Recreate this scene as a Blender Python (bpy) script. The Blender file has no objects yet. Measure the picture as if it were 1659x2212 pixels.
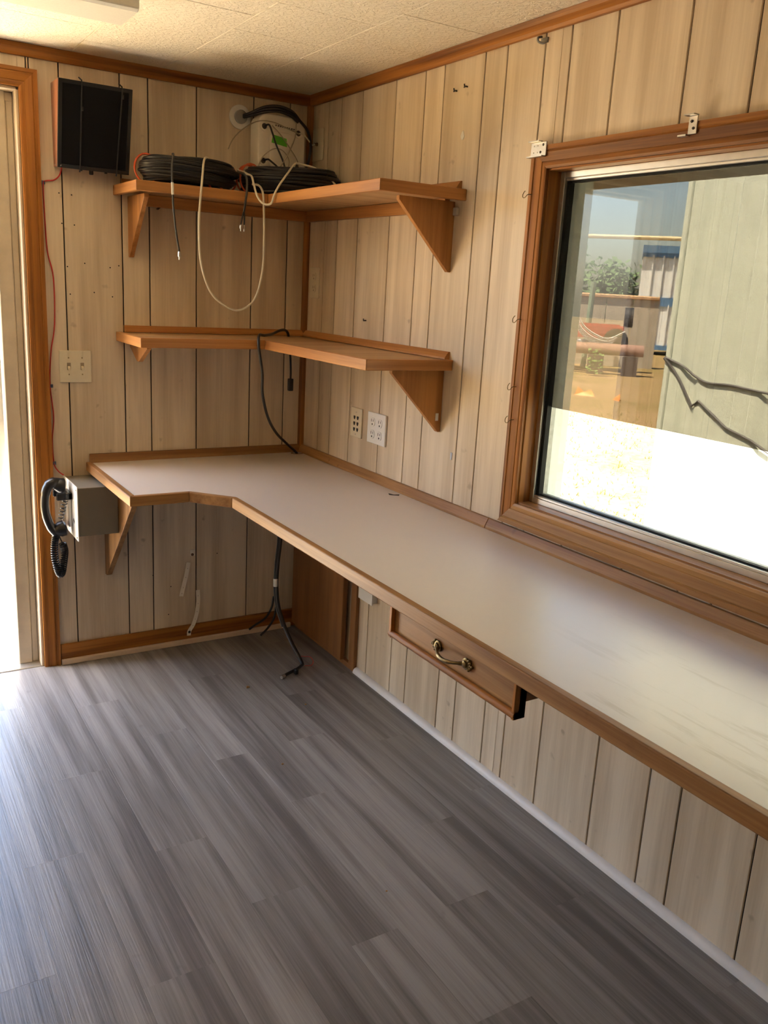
import bpy, bmesh, math, random
from mathutils import Vector, Matrix, Euler

random.seed(7)
SC = bpy.context.scene
COL = SC.collection
R = math.radians

# ------------------------------------------------------------------ camera
cam_d = bpy.data.cameras.new('camera')
cam = bpy.data.objects.new('camera', cam_d)
COL.objects.link(cam)
cam.location = (-1.57560632, -3.15274889, 1.41812517)
cam.rotation_euler = Euler((R(75.61468003), R(-3.13065745), R(-31.51619996)), 'XYZ')
cam_d.sensor_fit = 'VERTICAL'
cam_d.sensor_height = 36.0
cam_d.lens = 1872.77 / 2212.0 * 36.0
cam_d.clip_start = 0.02
cam_d.clip_end = 400
SC.camera = cam

# ------------------------------------------------------------------ sky, sun, exposure
SUN_EL, SUN_AZ = R(62), R(6)          # sun stands over -x, a little towards +y
world = bpy.data.worlds.new('sky')
SC.world = world
world.use_nodes = True
wn = world.node_tree.nodes
wl = world.node_tree.links
wn.clear()
w_out = wn.new('ShaderNodeOutputWorld')
w_bg = wn.new('ShaderNodeBackground')
w_sky = wn.new('ShaderNodeTexSky')
w_sky.sky_type = 'NISHITA'
w_sky.sun_disc = False
w_sky.sun_elevation = SUN_EL
w_sky.sun_rotation = R(276)
w_sky.dust_density = 2.0
w_bg.inputs['Strength'].default_value = 0.10
wl.new(w_sky.outputs[0], w_bg.inputs['Color'])
wl.new(w_bg.outputs[0], w_out.inputs['Surface'])

sun_d = bpy.data.lights.new('sun', 'SUN')
sun_d.energy = 5.2
sun_d.angle = R(0.53)
sun_d.color = (1.0, 0.93, 0.82)
sun = bpy.data.objects.new('sun', sun_d)
COL.objects.link(sun)
to_sun = Vector((-math.cos(SUN_EL) * math.cos(SUN_AZ), math.cos(SUN_EL) * math.sin(SUN_AZ), math.sin(SUN_EL)))
sun.rotation_euler = to_sun.to_track_quat('Z', 'Y').to_euler()
sun.location = to_sun * 30

SC.view_settings.view_transform = 'Standard'
SC.view_settings.look = 'None'
SC.view_settings.gamma = 1.0
SC.view_settings.use_curve_mapping = False
SC.view_settings.exposure = 4.6


def portal(name, loc, rot, sx, sy):
    d = bpy.data.lights.new(name, 'AREA')
    d.shape = 'RECTANGLE'
    d.size, d.size_y = sx, sy
    d.cycles.is_portal = True
    o = bpy.data.objects.new(name, d)
    COL.objects.link(o)
    o.location, o.rotation_euler = loc, rot


portal('portal_door', (-1.385, 0.16, 0.98), (R(-90), 0, 0), 0.72, 1.98)
portal('portal_window_right', (0.2, -1.99, 1.30), (0, R(90), 0), 0.9, 1.28)
# ------------------------------------------------------------------ helpers
ORG = {}


def V3(*a):
    return Vector(a)


class MB:
    """collects shapes in world coordinates; build() links them as ONE mesh object"""

    def __init__(s):
        s.v, s.f = [], []

    def add(s, vs, fs):
        n = len(s.v)
        s.v += [tuple(v) for v in vs]
        s.f += [tuple(i + n for i in f) for f in fs]
        return s

    def box(s, x0, x1, y0, y1, z0, z1):
        x0, x1 = min(x0, x1), max(x0, x1)
        y0, y1 = min(y0, y1), max(y0, y1)
        z0, z1 = min(z0, z1), max(z0, z1)
        vs = [(x0, y0, z0), (x1, y0, z0), (x1, y1, z0), (x0, y1, z0), (x0, y0, z1), (x1, y0, z1), (x1, y1, z1), (x0, y1, z1)]
        return s.add(vs, [(0, 3, 2, 1), (4, 5, 6, 7), (0, 1, 5, 4), (1, 2, 6, 5), (2, 3, 7, 6), (3, 0, 4, 7)])

    def hexa(s, vs):
        """8 corners: bottom ring then top ring"""
        return s.add(vs, [(0, 3, 2, 1), (4, 5, 6, 7), (0, 1, 5, 4), (1, 2, 6, 5), (2, 3, 7, 6), (3, 0, 4, 7)])

    def prism(s, poly, axis, a, b):
        """poly: 2D points in the two other axes (cyclic order x,y,z without axis), extruded a..b"""
        def P(p, t):
            return {'x': (t, p[0], p[1]), 'y': (p[0], t, p[1]), 'z': (p[0], p[1], t)}[axis]
        n = len(poly)
        vs = [P(p, a) for p in poly] + [P(p, b) for p in poly]
        fs = [tuple(range(n))[::-1], tuple(range(n, 2 * n))]
        fs += [(i, (i + 1) % n, n + (i + 1) % n, n + i) for i in range(n)]
        return s.add(vs, fs)

    def tube(s, pts, r, n=8, closed=False, cap=True):
        pts = [Vector(p) for p in pts]
        m = len(pts)
        rr = r if isinstance(r, (list, tuple)) else [r] * m
        rings = []
        up = None
        for i, p in enumerate(pts):
            if closed:
                t = pts[(i + 1) % m] - pts[i - 1]
            else:
                t = pts[min(i + 1, m - 1)] - pts[max(i - 1, 0)]
            if t.length < 1e-9:
                t = Vector((0, 0, 1))
            t.normalize()
            if up is None:
                up = t.orthogonal().normalized()
            up = (up - t * up.dot(t))
            if up.length < 1e-6:
                up = t.orthogonal()
            up.normalize()
            w = t.cross(up)
            rings.append([p + (up * math.cos(2 * math.pi * k / n) + w * math.sin(2 * math.pi * k / n)) * rr[i] for k in range(n)])
        vs = [q for ring in rings for q in ring]
        fs = []
        for i in range(m if closed else m - 1):
            j = (i + 1) % m
            for k in range(n):
                k2 = (k + 1) % n
                fs.append((i * n + k, i * n + k2, j * n + k2, j * n + k))
        if cap and not closed:
            fs.append(tuple(range(n))[::-1])
            fs.append(tuple((m - 1) * n + k for k in range(n)))
        return s.add(vs, fs)

    def lathe(s, c, axis, prof, n=20):
        """prof: (distance along axis, radius)"""
        c = Vector(c)
        ax = Vector(axis).normalized()
        u = ax.orthogonal().normalized()
        w = ax.cross(u)
        vs, fs = [], []
        for d, r in prof:
            for k in range(n):
                a = 2 * math.pi * k / n
                vs.append(c + ax * d + (u * math.cos(a) + w * math.sin(a)) * max(r, 1e-5))
        for i in range(len(prof) - 1):
            for k in range(n):
                k2 = (k + 1) % n
                fs.append((i * n + k, i * n + k2, (i + 1) * n + k2, (i + 1) * n + k))
        fs.append(tuple(range(n))[::-1])
        fs.append(tuple((len(prof) - 1) * n + k for k in range(n)))
        return s.add(vs, fs)

    def ball(s, c, rx, ry=None, rz=None, n=12, m=8):
        ry = ry or rx
        rz = rz or rx
        c = Vector(c)
        vs, fs = [], []
        for i in range(m + 1):
            th = math.pi * i / m
            for k in range(n):
                a = 2 * math.pi * k / n
                vs.append((c.x + rx * max(math.sin(th), 1e-4) * math.cos(a), c.y + ry * max(math.sin(th), 1e-4) * math.sin(a), c.z + rz * math.cos(th)))
        for i in range(m):
            for k in range(n):
                k2 = (k + 1) % n
                fs.append((i * n + k, (i + 1) * n + k, (i + 1) * n + k2, i * n + k2))
        return s.add(vs, fs)

    def build(s, name, mat, parent=None, bevel=0.0, seg=1, smooth=False, org=None):
        o0 = Vector(org) if org else (ORG.get(parent.name, Vector()) if parent else Vector())
        me = bpy.data.meshes.new(name)
        me.from_pydata([(v[0] - o0.x, v[1] - o0.y, v[2] - o0.z) for v in s.v], [], s.f)
        bm = bmesh.new()
        bm.from_mesh(me)
        bmesh.ops.recalc_face_normals(bm, faces=bm.faces)
        if bevel > 0:
            es = [e for e in bm.edges if len(e.link_faces) == 2 and e.calc_face_angle(0) > R(28)]
            bmesh.ops.bevel(bm, geom=es, offset=bevel, offset_type='OFFSET', segments=seg, profile=0.5, affect='EDGES', clamp_overlap=True)
        if smooth:
            for f in bm.faces:
                f.smooth = True
            for e in bm.edges:
                if len(e.link_faces) == 2 and e.calc_face_angle(0) > R(40):
                    e.smooth = False
        bm.to_mesh(me)
        bm.free()
        me.materials.append(mat)
        o = bpy.data.objects.new(name, me)
        COL.objects.link(o)
        if parent:
            o.parent = parent
        elif org:
            o.location = org
        ORG[o.name] = o0
        return o


def tag(o, label, cat, group=None, kind=None):
    o['label'] = label
    o['category'] = cat
    if group:
        o['group'] = group
    if kind:
        o['kind'] = kind
    return o


def thing(name, loc, label, cat, group=None, kind=None):
    o = bpy.data.objects.new(name, None)
    o.empty_display_size = 0.05
    o.location = loc
    COL.objects.link(o)
    ORG[o.name] = Vector(loc)
    return tag(o, label, cat, group, kind)


def struct(o, label=None, cat=None):
    o['kind'] = 'structure'
    if label:
        o['label'] = label
    if cat:
        o['category'] = cat
    return o


def spline(pts, n=10):
    """Catmull-Rom through pts"""
    P = [Vector(p) for p in pts]
    P = [P[0] * 2 - P[1]] + P + [P[-1] * 2 - P[-2]]
    out = []
    for i in range(1, len(P) - 2):
        a, b, c, d = P[i - 1], P[i], P[i + 1], P[i + 2]
        for k in range(n):
            t = k / n
            out.append(0.5 * ((2 * b) + (c - a) * t + (2 * a - 5 * b + 4 * c - d) * t * t + (3 * b - a - 3 * c + d) * t ** 3))
    out.append(P[-2])
    return out


# ------------------------------------------------------------------ materials
MATS = {}


def new_mat(name):
    m = bpy.data.materials.new(name)
    m.use_nodes = True
    nt = m.node_tree
    return m, nt, nt.nodes['Principled BSDF']


def N(nt, kind, **inp):
    n = nt.nodes.new(kind)
    for k, v in inp.items():
        if k in n.inputs:
            n.inputs[k].default_value = v
    return n


def plain(name, col, rough=0.5, metal=0.0, noise=0.0, scale=40.0, bump=0.0, spec=0.5):
    if name in MATS:
        return MATS[name]
    m, nt, b = new_mat(name)
    b.inputs['Roughness'].default_value = rough
    b.inputs['Metallic'].default_value = metal
    b.inputs['Specular IOR Level'].default_value = spec
    tc = N(nt, 'ShaderNodeTexCoord')
    nz = N(nt, 'ShaderNodeTexNoise', Scale=scale, Detail=4.0, Roughness=0.6)
    nt.links.new(tc.outputs['Object'], nz.inputs['Vector'])
    rp = N(nt, 'ShaderNodeValToRGB')
    k = noise
    rp.color_ramp.elements[0].position = 0.3
    rp.color_ramp.elements[1].position = 0.7
    rp.color_ramp.elements[0].color = (col[0] * (1 - k), col[1] * (1 - k), col[2] * (1 - k), 1)
    rp.color_ramp.elements[1].color = (min(1, col[0] * (1 + k)), min(1, col[1] * (1 + k)), min(1, col[2] * (1 + k)), 1)
    nt.links.new(nz.outputs['Fac'], rp.inputs['Fac'])
    nt.links.new(rp.outputs['Color'], b.inputs['Base Color'])
    if bump:
        bp = N(nt, 'ShaderNodeBump', Strength=bump, Distance=0.002)
        nt.links.new(nz.outputs['Fac'], bp.inputs['Height'])
        nt.links.new(bp.outputs['Normal'], b.inputs['Normal'])
    MATS[name] = m
    return m


def wood(name, dark, light, axis, streak=26.0, length=1.1, rough=0.45, var=0.18, bump=0.08, specks=0.0, figure=0.6, spec=0.5, fine=0.30):
    """grain running along the given object axis; every object gets its own stretch of it"""
    key = name + axis
    if key in MATS:
        return MATS[key]
    m, nt, b = new_mat(key)
    L = nt.links.new
    tc = N(nt, 'ShaderNodeTexCoord')
    oi = N(nt, 'ShaderNodeObjectInfo')
    off = N(nt, 'ShaderNodeVectorMath')
    off.operation = 'MULTIPLY_ADD'
    cmb = N(nt, 'ShaderNodeCombineXYZ')
    for i in range(3):
        L(oi.outputs['Random'], cmb.inputs[i])
    off.inputs[1].default_value = (31.7, 17.3, 23.9)
    L(cmb.outputs[0], off.inputs[0])
    L(tc.outputs['Object'], off.inputs[2])
    mp = N(nt, 'ShaderNodeMapping')
    sc = [streak] * 3
    sc['xyz'.index(axis)] = length
    mp.inputs['Scale'].default_value = sc
    L(off.outputs[0], mp.inputs['Vector'])
    # slow waver that bends the grain
    n0 = N(nt, 'ShaderNodeTexNoise', Scale=0.9, Detail=2.0)
    L(mp.outputs[0], n0.inputs['Vector'])
    wv = N(nt, 'ShaderNodeMath')
    wv.operation = 'MULTIPLY'
    wv.inputs[1].default_value = 14.0 * figure
    L(n0.outputs['Fac'], wv.inputs[0])
    sn = N(nt, 'ShaderNodeMath')
    sn.operation = 'SINE'
    L(wv.outputs[0], sn.inputs[0])
    n1 = N(nt, 'ShaderNodeTexNoise', Scale=1.0, Detail=6.0, Roughness=0.62)
    L(mp.outputs[0], n1.inputs['Vector'])
    mp2 = N(nt, 'ShaderNodeMapping')
    sc2 = [streak * 9] * 3
    sc2['xyz'.index(axis)] = length * 5
    mp2.inputs['Scale'].default_value = sc2
    L(off.outputs[0], mp2.inputs['Vector'])
    n2 = N(nt, 'ShaderNodeTexNoise', Scale=1.0, Detail=3.0, Roughness=0.6)
    L(mp2.outputs[0], n2.inputs['Vector'])
    a1 = N(nt, 'ShaderNodeMath')
    a1.operation = 'MULTIPLY_ADD'
    a1.inputs[1].default_value = 0.14 * figure
    L(sn.outputs[0], a1.inputs[0])
    L(n1.outputs['Fac'], a1.inputs[2])
    a2 = N(nt, 'ShaderNodeMath')
    a2.operation = 'MULTIPLY_ADD'
    a2.inputs[1].default_value = fine
    L(n2.outputs['Fac'], a2.inputs[0])
    L(a1.outputs[0], a2.inputs[2])
    rp = N(nt, 'ShaderNodeValToRGB')
    rp.color_ramp.elements[0].position = 0.27 + fine * 0.5
    rp.color_ramp.elements[1].position = 0.71 + fine * 0.5
    rp.color_ramp.elements[0].color = (*dark, 1)
    rp.color_ramp.elements[1].color = (*light, 1)
    L(a2.outputs[0], rp.inputs['Fac'])
    hv = N(nt, 'ShaderNodeHueSaturation')
    mr = N(nt, 'ShaderNodeMapRange')
    mr.inputs['To Min'].default_value = 1 - var
    mr.inputs['To Max'].default_value = 1 + var
    L(oi.outputs['Random'], mr.inputs['Value'])
    L(mr.outputs[0], hv.inputs['Value'])
    L(rp.outputs['Color'], hv.inputs['Color'])
    col = hv.outputs['Color']
    if specks:
        n3 = N(nt, 'ShaderNodeTexNoise', Scale=22.0, Detail=2.0, Roughness=0.5)
        L(off.outputs[0], n3.inputs['Vector'])
        r3 = N(nt, 'ShaderNodeValToRGB')
        r3.color_ramp.elements[0].position = 0.70
        r3.color_ramp.elements[1].position = 0.80
        r3.color_ramp.elements[1].color = (specks, specks, specks, 1)
        L(n3.outputs['Fac'], r3.inputs['Fac'])
        mx = N(nt, 'ShaderNodeMix')
        mx.data_type = 'RGBA'
        mx.inputs['B'].default_value = (dark[0] * 0.45, dark[1] * 0.40, dark[2] * 0.35, 1)
        L(r3.outputs['Color'], mx.inputs['Factor'])
        L(col, mx.inputs['A'])
        col = mx.outputs['Result']
    L(col, b.inputs['Base Color'])
    b.inputs['Roughness'].default_value = rough
    b.inputs['Specular IOR Level'].default_value = spec
    if bump:
        bp = N(nt, 'ShaderNodeBump', Strength=bump, Distance=0.002)
        L(n2.outputs['Fac'], bp.inputs['Height'])
        L(bp.outputs['Normal'], b.inputs['Normal'])
    MATS[key] = m
    return m


def panel(axis='z'):
    return wood('maple_panel', (0.535, 0.415, 0.28), (0.73, 0.605, 0.445), axis, streak=16, length=1.0, rough=0.42, var=0.06, bump=0.03, specks=0.5, figure=0.9, fine=0.38)


def fir(axis):
    return wood('stained_fir', (0.14, 0.044, 0.008), (0.40, 0.155, 0.028), axis, streak=34, length=1.0, rough=0.45, var=0.13, bump=0.05, figure=1.0, spec=0.28)


def oak(axis):
    return wood('honey_pine', (0.23, 0.105, 0.036), (0.48, 0.26, 0.098), axis, streak=24, length=0.9, rough=0.46, var=0.10, bump=0.05, specks=0.45, figure=0.8, spec=0.28)


def cab(axis):
    return wood('cabinet_birch', (0.20, 0.080, 0.022), (0.37, 0.165, 0.055), axis, streak=14, length=1.2, rough=0.4, var=0.12, bump=0.03, figure=0.6)


def shelfwood(axis):
    return wood('orange_pine', (0.33, 0.13, 0.034), (0.58, 0.27, 0.078), axis, streak=26, length=1.0, rough=0.40, var=0.09, bump=0.05, figure=0.75)


def vinyl(axis='y'):
    return wood('grey_vinyl', (0.128, 0.118, 0.111), (0.30, 0.285, 0.274), axis, streak=24, length=0.85, rough=0.34, var=0.15, bump=0.30, specks=0.2, figure=0.9, fine=0.45)


DARK = plain('groove_dark', (0.022, 0.012, 0.008), 0.8)
PUTTY = plain('putty_paint', (0.56, 0.47, 0.35), 0.5, noise=0.08, scale=14)
WHITE = plain('white_plastic', (0.78, 0.76, 0.72), 0.35, noise=0.02)
IVORY = plain('ivory_plastic', (0.72, 0.64, 0.48), 0.38, noise=0.03)
BLACKP = plain('black_plastic', (0.012, 0.012, 0.013), 0.32)
RUBBER = plain('black_cable', (0.014, 0.013, 0.013), 0.42)
STEEL = plain('steel', (0.55, 0.53, 0.50), 0.32, 1.0, noise=0.06)
ALU = plain('anodised_aluminium', (0.62, 0.60, 0.56), 0.34, 0.9, noise=0.04)
BRASS = plain('antique_brass', (0.20, 0.145, 0.065), 0.34, 0.9, noise=0.35, scale=130)
CREAMW = plain('cream_cable', (0.70, 0.64, 0.49), 0.45)
SLOT = plain('slot_black', (0.01, 0.009, 0.008), 0.7)
REDW = plain('red_wire', (0.50, 0.025, 0.02), 0.4)
ORANGE = plain('orange_cord', (0.62, 0.10, 0.03), 0.55)
GREYBOX = plain('grey_enamel', (0.185, 0.168, 0.135), 0.38, 0.1, noise=0.04, scale=20)
WHITEWOOD = plain('white_shoe_moulding', (0.74, 0.70, 0.66), 0.45, noise=0.05, scale=12)
PINEWHITE = plain('pinkish_shoe_strip', (0.72, 0.56, 0.42), 0.5, noise=0.06, scale=16)


def ceiling_mat():
    m, nt, b = new_mat('cream_ceiling_tile')
    L = nt.links.new
    tc = N(nt, 'ShaderNodeTexCoord')
    v = N(nt, 'ShaderNodeTexNoise', Scale=95.0, Detail=3.0, Roughness=0.55)
    L(tc.outputs['Object'], v.inputs['Vector'])
    rp = N(nt, 'ShaderNodeValToRGB')
    rp.color_ramp.elements[0].position = 0.46
    rp.color_ramp.elements[1].position = 0.60
    L(v.outputs['Fac'], rp.inputs['Fac'])
    bp = N(nt, 'ShaderNodeBump', Strength=0.55, Distance=0.003)
    L(rp.outputs['Color'], bp.inputs['Height'])
    L(bp.outputs['Normal'], b.inputs['Normal'])
    r2 = N(nt, 'ShaderNodeValToRGB')
    r2.color_ramp.elements[0].color = (0.80, 0.70, 0.52, 1)
    r2.color_ramp.elements[1].color = (0.88, 0.78, 0.59, 1)
    n2 = N(nt, 'ShaderNodeTexNoise', Scale=3.0, Detail=2.0)
    L(tc.outputs['Object'], n2.inputs['Vector'])
    L(n2.outputs['Fac'], r2.inputs['Fac'])
    L(r2.outputs['Color'], b.inputs['Base Color'])
    b.inputs['Roughness'].default_value = 0.85
    return m


def laminate_mat():
    m, nt, b = new_mat('scuffed_laminate')
    L = nt.links.new
    tc = N(nt, 'ShaderNodeTexCoord')
    # long scratches mostly on the near half of the desk
    mp = N(nt, 'ShaderNodeMapping')
    mp.inputs['Rotation'].default_value = (0, 0, R(-14))
    mp.inputs['Scale'].default_value = (30, 3.0, 1)
    L(tc.outputs['Object'], mp.inputs['Vector'])
    n1 = N(nt, 'ShaderNodeTexNoise', Scale=1.0, Detail=5.0, Roughness=0.65)
    L(mp.outputs[0], n1.inputs['Vector'])
    r1 = N(nt, 'ShaderNodeValToRGB')
    r1.color_ramp.elements[0].position = 0.56
    r1.color_ramp.elements[1].position = 0.66
    L(n1.outputs['Fac'], r1.inputs['Fac'])
    sep = N(nt, 'ShaderNodeSeparateXYZ')
    L(tc.outputs['Object'], sep.inputs[0])
    mr = N(nt, 'ShaderNodeMapRange')
    mr.inputs['From Min'].default_value = -1.55
    mr.inputs['From Max'].default_value = -2.3
    mr.inputs['To Min'].default_value = 0.0
    mr.inputs['To Max'].default_value = 0.75
    L(sep.outputs['Y'], mr.inputs['Value'])
    mu = N(nt, 'ShaderNodeMath')
    mu.operation = 'MULTIPLY'
    L(r1.outputs['Color'], mu.inputs[0])
    L(mr.outputs[0], mu.inputs[1])
    n2 = N(nt, 'ShaderNodeTexNoise', Scale=7.0, Detail=5.0, Roughness=0.7)
    L(tc.outputs['Object'], n2.inputs['Vector'])
    r2 = N(nt, 'ShaderNodeValToRGB')
    r2.color_ramp.elements[0].color = (0.63, 0.57, 0.52, 1)
    r2.color_ramp.elements[1].color = (0.685, 0.62, 0.57, 1)
    L(n2.outputs['Fac'], r2.inputs['Fac'])
    mx = N(nt, 'ShaderNodeMix')
    mx.data_type = 'RGBA'
    mx.inputs['B'].default_value = (0.42, 0.35, 0.27, 1)
    L(mu.outputs[0], mx.inputs['Factor'])
    L(r2.outputs['Color'], mx.inputs['A'])
    L(mx.outputs['Result'], b.inputs['Base Color'])
    rr = N(nt, 'ShaderNodeMapRange')
    rr.inputs['To Min'].default_value = 0.24
    rr.inputs['To Max'].default_value = 0.40
    L(n2.outputs['Fac'], rr.inputs['Value'])
    L(rr.outputs[0], b.inputs['Roughness'])
    return m


def glass_mat(name, tint, refl, col=(1, 1, 1)):
    m = bpy.data.materials.new(name)
    m.use_nodes = True
    nt = m.node_tree
    nt.nodes.clear()
    out = nt.nodes.new('ShaderNodeOutputMaterial')
    tr = nt.nodes.new('ShaderNodeBsdfTransparent')
    tr.inputs[0].default_value = (*[tint * c for c in col], 1)
    gl = nt.nodes.new('ShaderNodeBsdfGlossy')
    gl.inputs['Roughness'].default_value = 0.0
    mx = nt.nodes.new('ShaderNodeMixShader')
    lw = nt.nodes.new('ShaderNodeLayerWeight')
    lw.inputs['Blend'].default_value = 0.5
    fr = nt.nodes.new('ShaderNodeMath')
    fr.operation = 'POWER'
    fr.inputs[1].default_value = 5.0
    nt.links.new(lw.outputs['Facing'], fr.inputs[0])
    ad = nt.nodes.new('ShaderNodeMath')
    ad.operation = 'ADD'
    ad.use_clamp = True
    ad.inputs[1].default_value = refl
    nt.links.new(fr.outputs[0], ad.inputs[0])
    nt.links.new(ad.outputs[0], mx.inputs[0])
    nt.links.new(tr.outputs[0], mx.inputs[1])
    nt.links.new(gl.outputs[0], mx.inputs[2])
    nt.links.new(mx.outputs[0], out.inputs['Surface'])
    return m


CEIL_M = ceiling_mat()
LAM_M = laminate_mat()
GLASS = glass_mat('clear_glass', 0.52, 0.02, (1.0, 0.99, 0.96))
FILM = glass_mat('solar_film', 0.40, 0.022, (1.0, 0.96, 0.90))

# ------------------------------------------------------------------ room shell
XL, YF, H = -2.42, -5.0, 2.098          # left wall, front wall (behind the camera), ceiling
WY0, WY1, WZ0, WZ1 = -1.36, -2.62, 0.862, 1.738    # right window opening
DX0, DX1, DZ = -1.03, -1.835, 1.972                  # door opening in the back wall

# floor: vinyl planks running towards the back wall
sub = MB().box(XL - 0.1, 0.1, YF - 0.1, 0.1, -0.10, -0.006).build('floor', DARK)
struct(sub, 'grey wood-look vinyl plank floor of the whole room', 'floor')
rows = [0.0, -0.10, -0.215, -0.33, -0.455, -0.598, -0.719, -0.86, -1.0, -1.157, -1.30, -1.43, -1.57, -1.71, -1.85, -1.99, -2.13, -2.27, XL]
joint0 = [-0.52, -0.15, -0.60, -0.893, -0.335, -0.90, -0.67, -0.38, -0.804, -0.30, -0.68, -0.1, -0.5, -0.8, -0.3, -0.6, -0.2, -0.7]
for i in range(len(rows) - 1):
    ys = [0.0]
    j = joint0[i]
    while j > YF:
        ys.append(j)
        j -= 0.866
    ys.append(YF)
    for a, b in zip(ys[:-1], ys[1:]):
        cx, cy = (rows[i] + rows[i + 1]) / 2, (a + b) / 2
        MB().box(rows[i], rows[i + 1], a, b, -0.006, random.uniform(-0.0001, 0.0)).build('plank', vinyl('y'), sub, bevel=0.0003)

# ceiling of square textured tiles
ceil = MB().box(XL - 0.1, 0.1, YF - 0.1, 0.1, H + 0.012, H + 0.10).build('ceiling', PUTTY)
struct(ceil, 'cream textured tile ceiling', 'ceiling')
xs = [0.0, -0.283, -0.57, -0.868, -1.17, -1.475, -1.78, -2.085, XL]
offs = [-0.17, -0.035, -0.19, -0.06, -0.20, -0.05, -0.22, -0.04]
for i in range(len(xs) - 1):
    y = offs[i]
    ys = [0.0, y]
    while y - 0.30 > YF:
        y -= 0.30
        ys.append(y)
    ys.append(YF)
    for a, b in zip(ys[:-1], ys[1:]):
        MB().box(xs[i] - 0.0005, xs[i + 1] + 0.0005, a - 0.0005, b + 0.0005, H + random.uniform(0, 0.0012), H + 0.012).build('ceiling_tile', CEIL_M, ceil, bevel=0.0018)


def boards_x(parent, grooves, spans):
    """panel boards on the right wall between y grooves; spans(y0,y1) -> list of (z0,z1)"""
    for a, b in zip(grooves[:-1], grooves[1:]):
        for (ya, yb, z0, z1) in spans(a, b):
            MB().box(0.0, 0.006, ya, yb, z0, z1).build('panel_board', panel(), parent, bevel=0.0012)


G = 0.0021
# right wall
wr = MB()
wr.box(0.006, 0.10, YF, WY1, 0, H).box(0.006, 0.10, WY0, 0.10, 0, H)
wr.box(0.006, 0.10, WY1, WY0, 0, WZ0).box(0.006, 0.10, WY1, WY0, WZ1, H)
wall_right = wr.build('wall_right', DARK)
struct(wall_right, 'panelled wall with the big window above the long desk', 'wall')
gr = [0.0, -0.139, -0.235, -0.384, -0.594, -0.761, -0.860, -1.053, -1.148, -1.298, -1.393, -1.545, -1.757, -1.928, -2.02, -2.219, -2.315, -2.467, -2.68,
      -2.85, -2.945, -3.14, -3.235, -3.385, -3.6, -3.77, -3.865, -4.06, -4.155, -4.305, -4.52, -4.69, -4.785, YF]


def span_r(a, b):
    ya, yb = a - G, b + G
    if yb > WY0 - 0.001 or ya < WY1 + 0.001:
        return [(ya, yb, 0, H)]
    out = []
    if ya > WY0:
        out.append((ya, WY0, 0, H))
        ya = WY0
    if yb < WY1:
        out.append((WY1, yb, 0, H))
        yb = WY1
    out += [(ya, yb, 0, WZ0), (ya, yb, WZ1, H)]
    return out


boards_x(wall_right, gr, span_r)

# back wall
wb = MB()
wb.box(XL - 0.1, DX1, 0.006, 0.10, 0, H).box(DX0, 0.006, 0.006, 0.10, 0, H).box(DX1, DX0, 0.006, 0.10, DZ, H)
wall_back = wb.build('wall_back', DARK)
struct(wall_back, 'panelled end wall holding the speaker, switch and doorway', 'wall')
gb = [0.0, -0.087, -0.232, -0.447, -0.618, -0.713, -0.9065, -0.997, -1.0045, -1.20, -1.30, -1.45, -1.66, -1.83, -1.93, -2.12, -2.22, -2.37, XL]
for a, b in zip(gb[:-1], gb[1:]):
    xa, xb = a - G, b + G
    if xa - xb < 0.006:
        xa, xb = a - 0.0015, b + 0.0015
    for (x0, x1, z0, z1) in ([(xa, xb, 0, H)] if xb > DX0 or xa < DX1 else
                             [(xa, max(xb, DX1), DZ, H)] + ([(DX0, xa, 0, H)] if xa > DX0 else []) + ([(xb, DX1, 0, H)] if xb < DX1 else [])):
        if xa > DX0 and xb < DX0 and z0 > 1:
            x0 = DX0
        MB().box(x0, x1, 0.0, 0.006, z0, z1).build('panel_board', panel(), wall_back, bevel=0.0012)

# old nail holes in the end wall boards
for hx, hz in ((-0.899, 1.435), (-0.842, 1.449), (-0.757, 1.440), (-0.727, 1.448), (-0.893, 1.345), (-0.813, 1.354), (-0.751, 1.342), (-0.664, 1.230), (-0.918, 1.668), (-0.878, 1.666), (-0.912, 1.573), (-0.872, 1.571), (-0.62, 0.30), (-0.55, 0.245), (-0.36, 0.36), (-0.56, 0.13)):
    MB().lathe((hx, 0.0004, hz), (0, -1, 0), [(0, 0.0027), (0.0007, 0.0022)], 8).build('nail_hole', SLOT, wall_back)

# left wall and front wall (both outside the picture)
wall_left = MB().box(XL - 0.10, XL - 0.006, YF, 0.10, 0, H).build('wall_left', DARK)
struct(wall_left, 'panelled wall opposite the desk', 'wall')
wid = [0.14, 0.1, 0.15, 0.21, 0.17, 0.1, 0.19, 0.1, 0.15, 0.1]
y, k = 0.0, 0
while y > YF + 0.05:
    y2 = max(YF, y - wid[k % len(wid)])
    k += 1
    MB().box(XL - 0.006, XL, y - G, y2 + G, 0, H).build('panel_board', panel(), wall_left, bevel=0.0012)
    y = y2
wall_front = MB().box(XL - 0.1, 0.1, YF - 0.10, YF - 0.006, 0, H).build('wall_front', DARK)
struct(wall_front, 'panelled wall behind the viewer', 'wall')
x = 0.0
while x > XL + 0.05:
    x2 = max(XL, x - wid[k % len(wid)])
    k += 1
    MB().box(x - G, x2 + G, YF - 0.006, YF, 0, H).build('panel_board', panel(), wall_front, bevel=0.0012)
    x = x2

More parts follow.
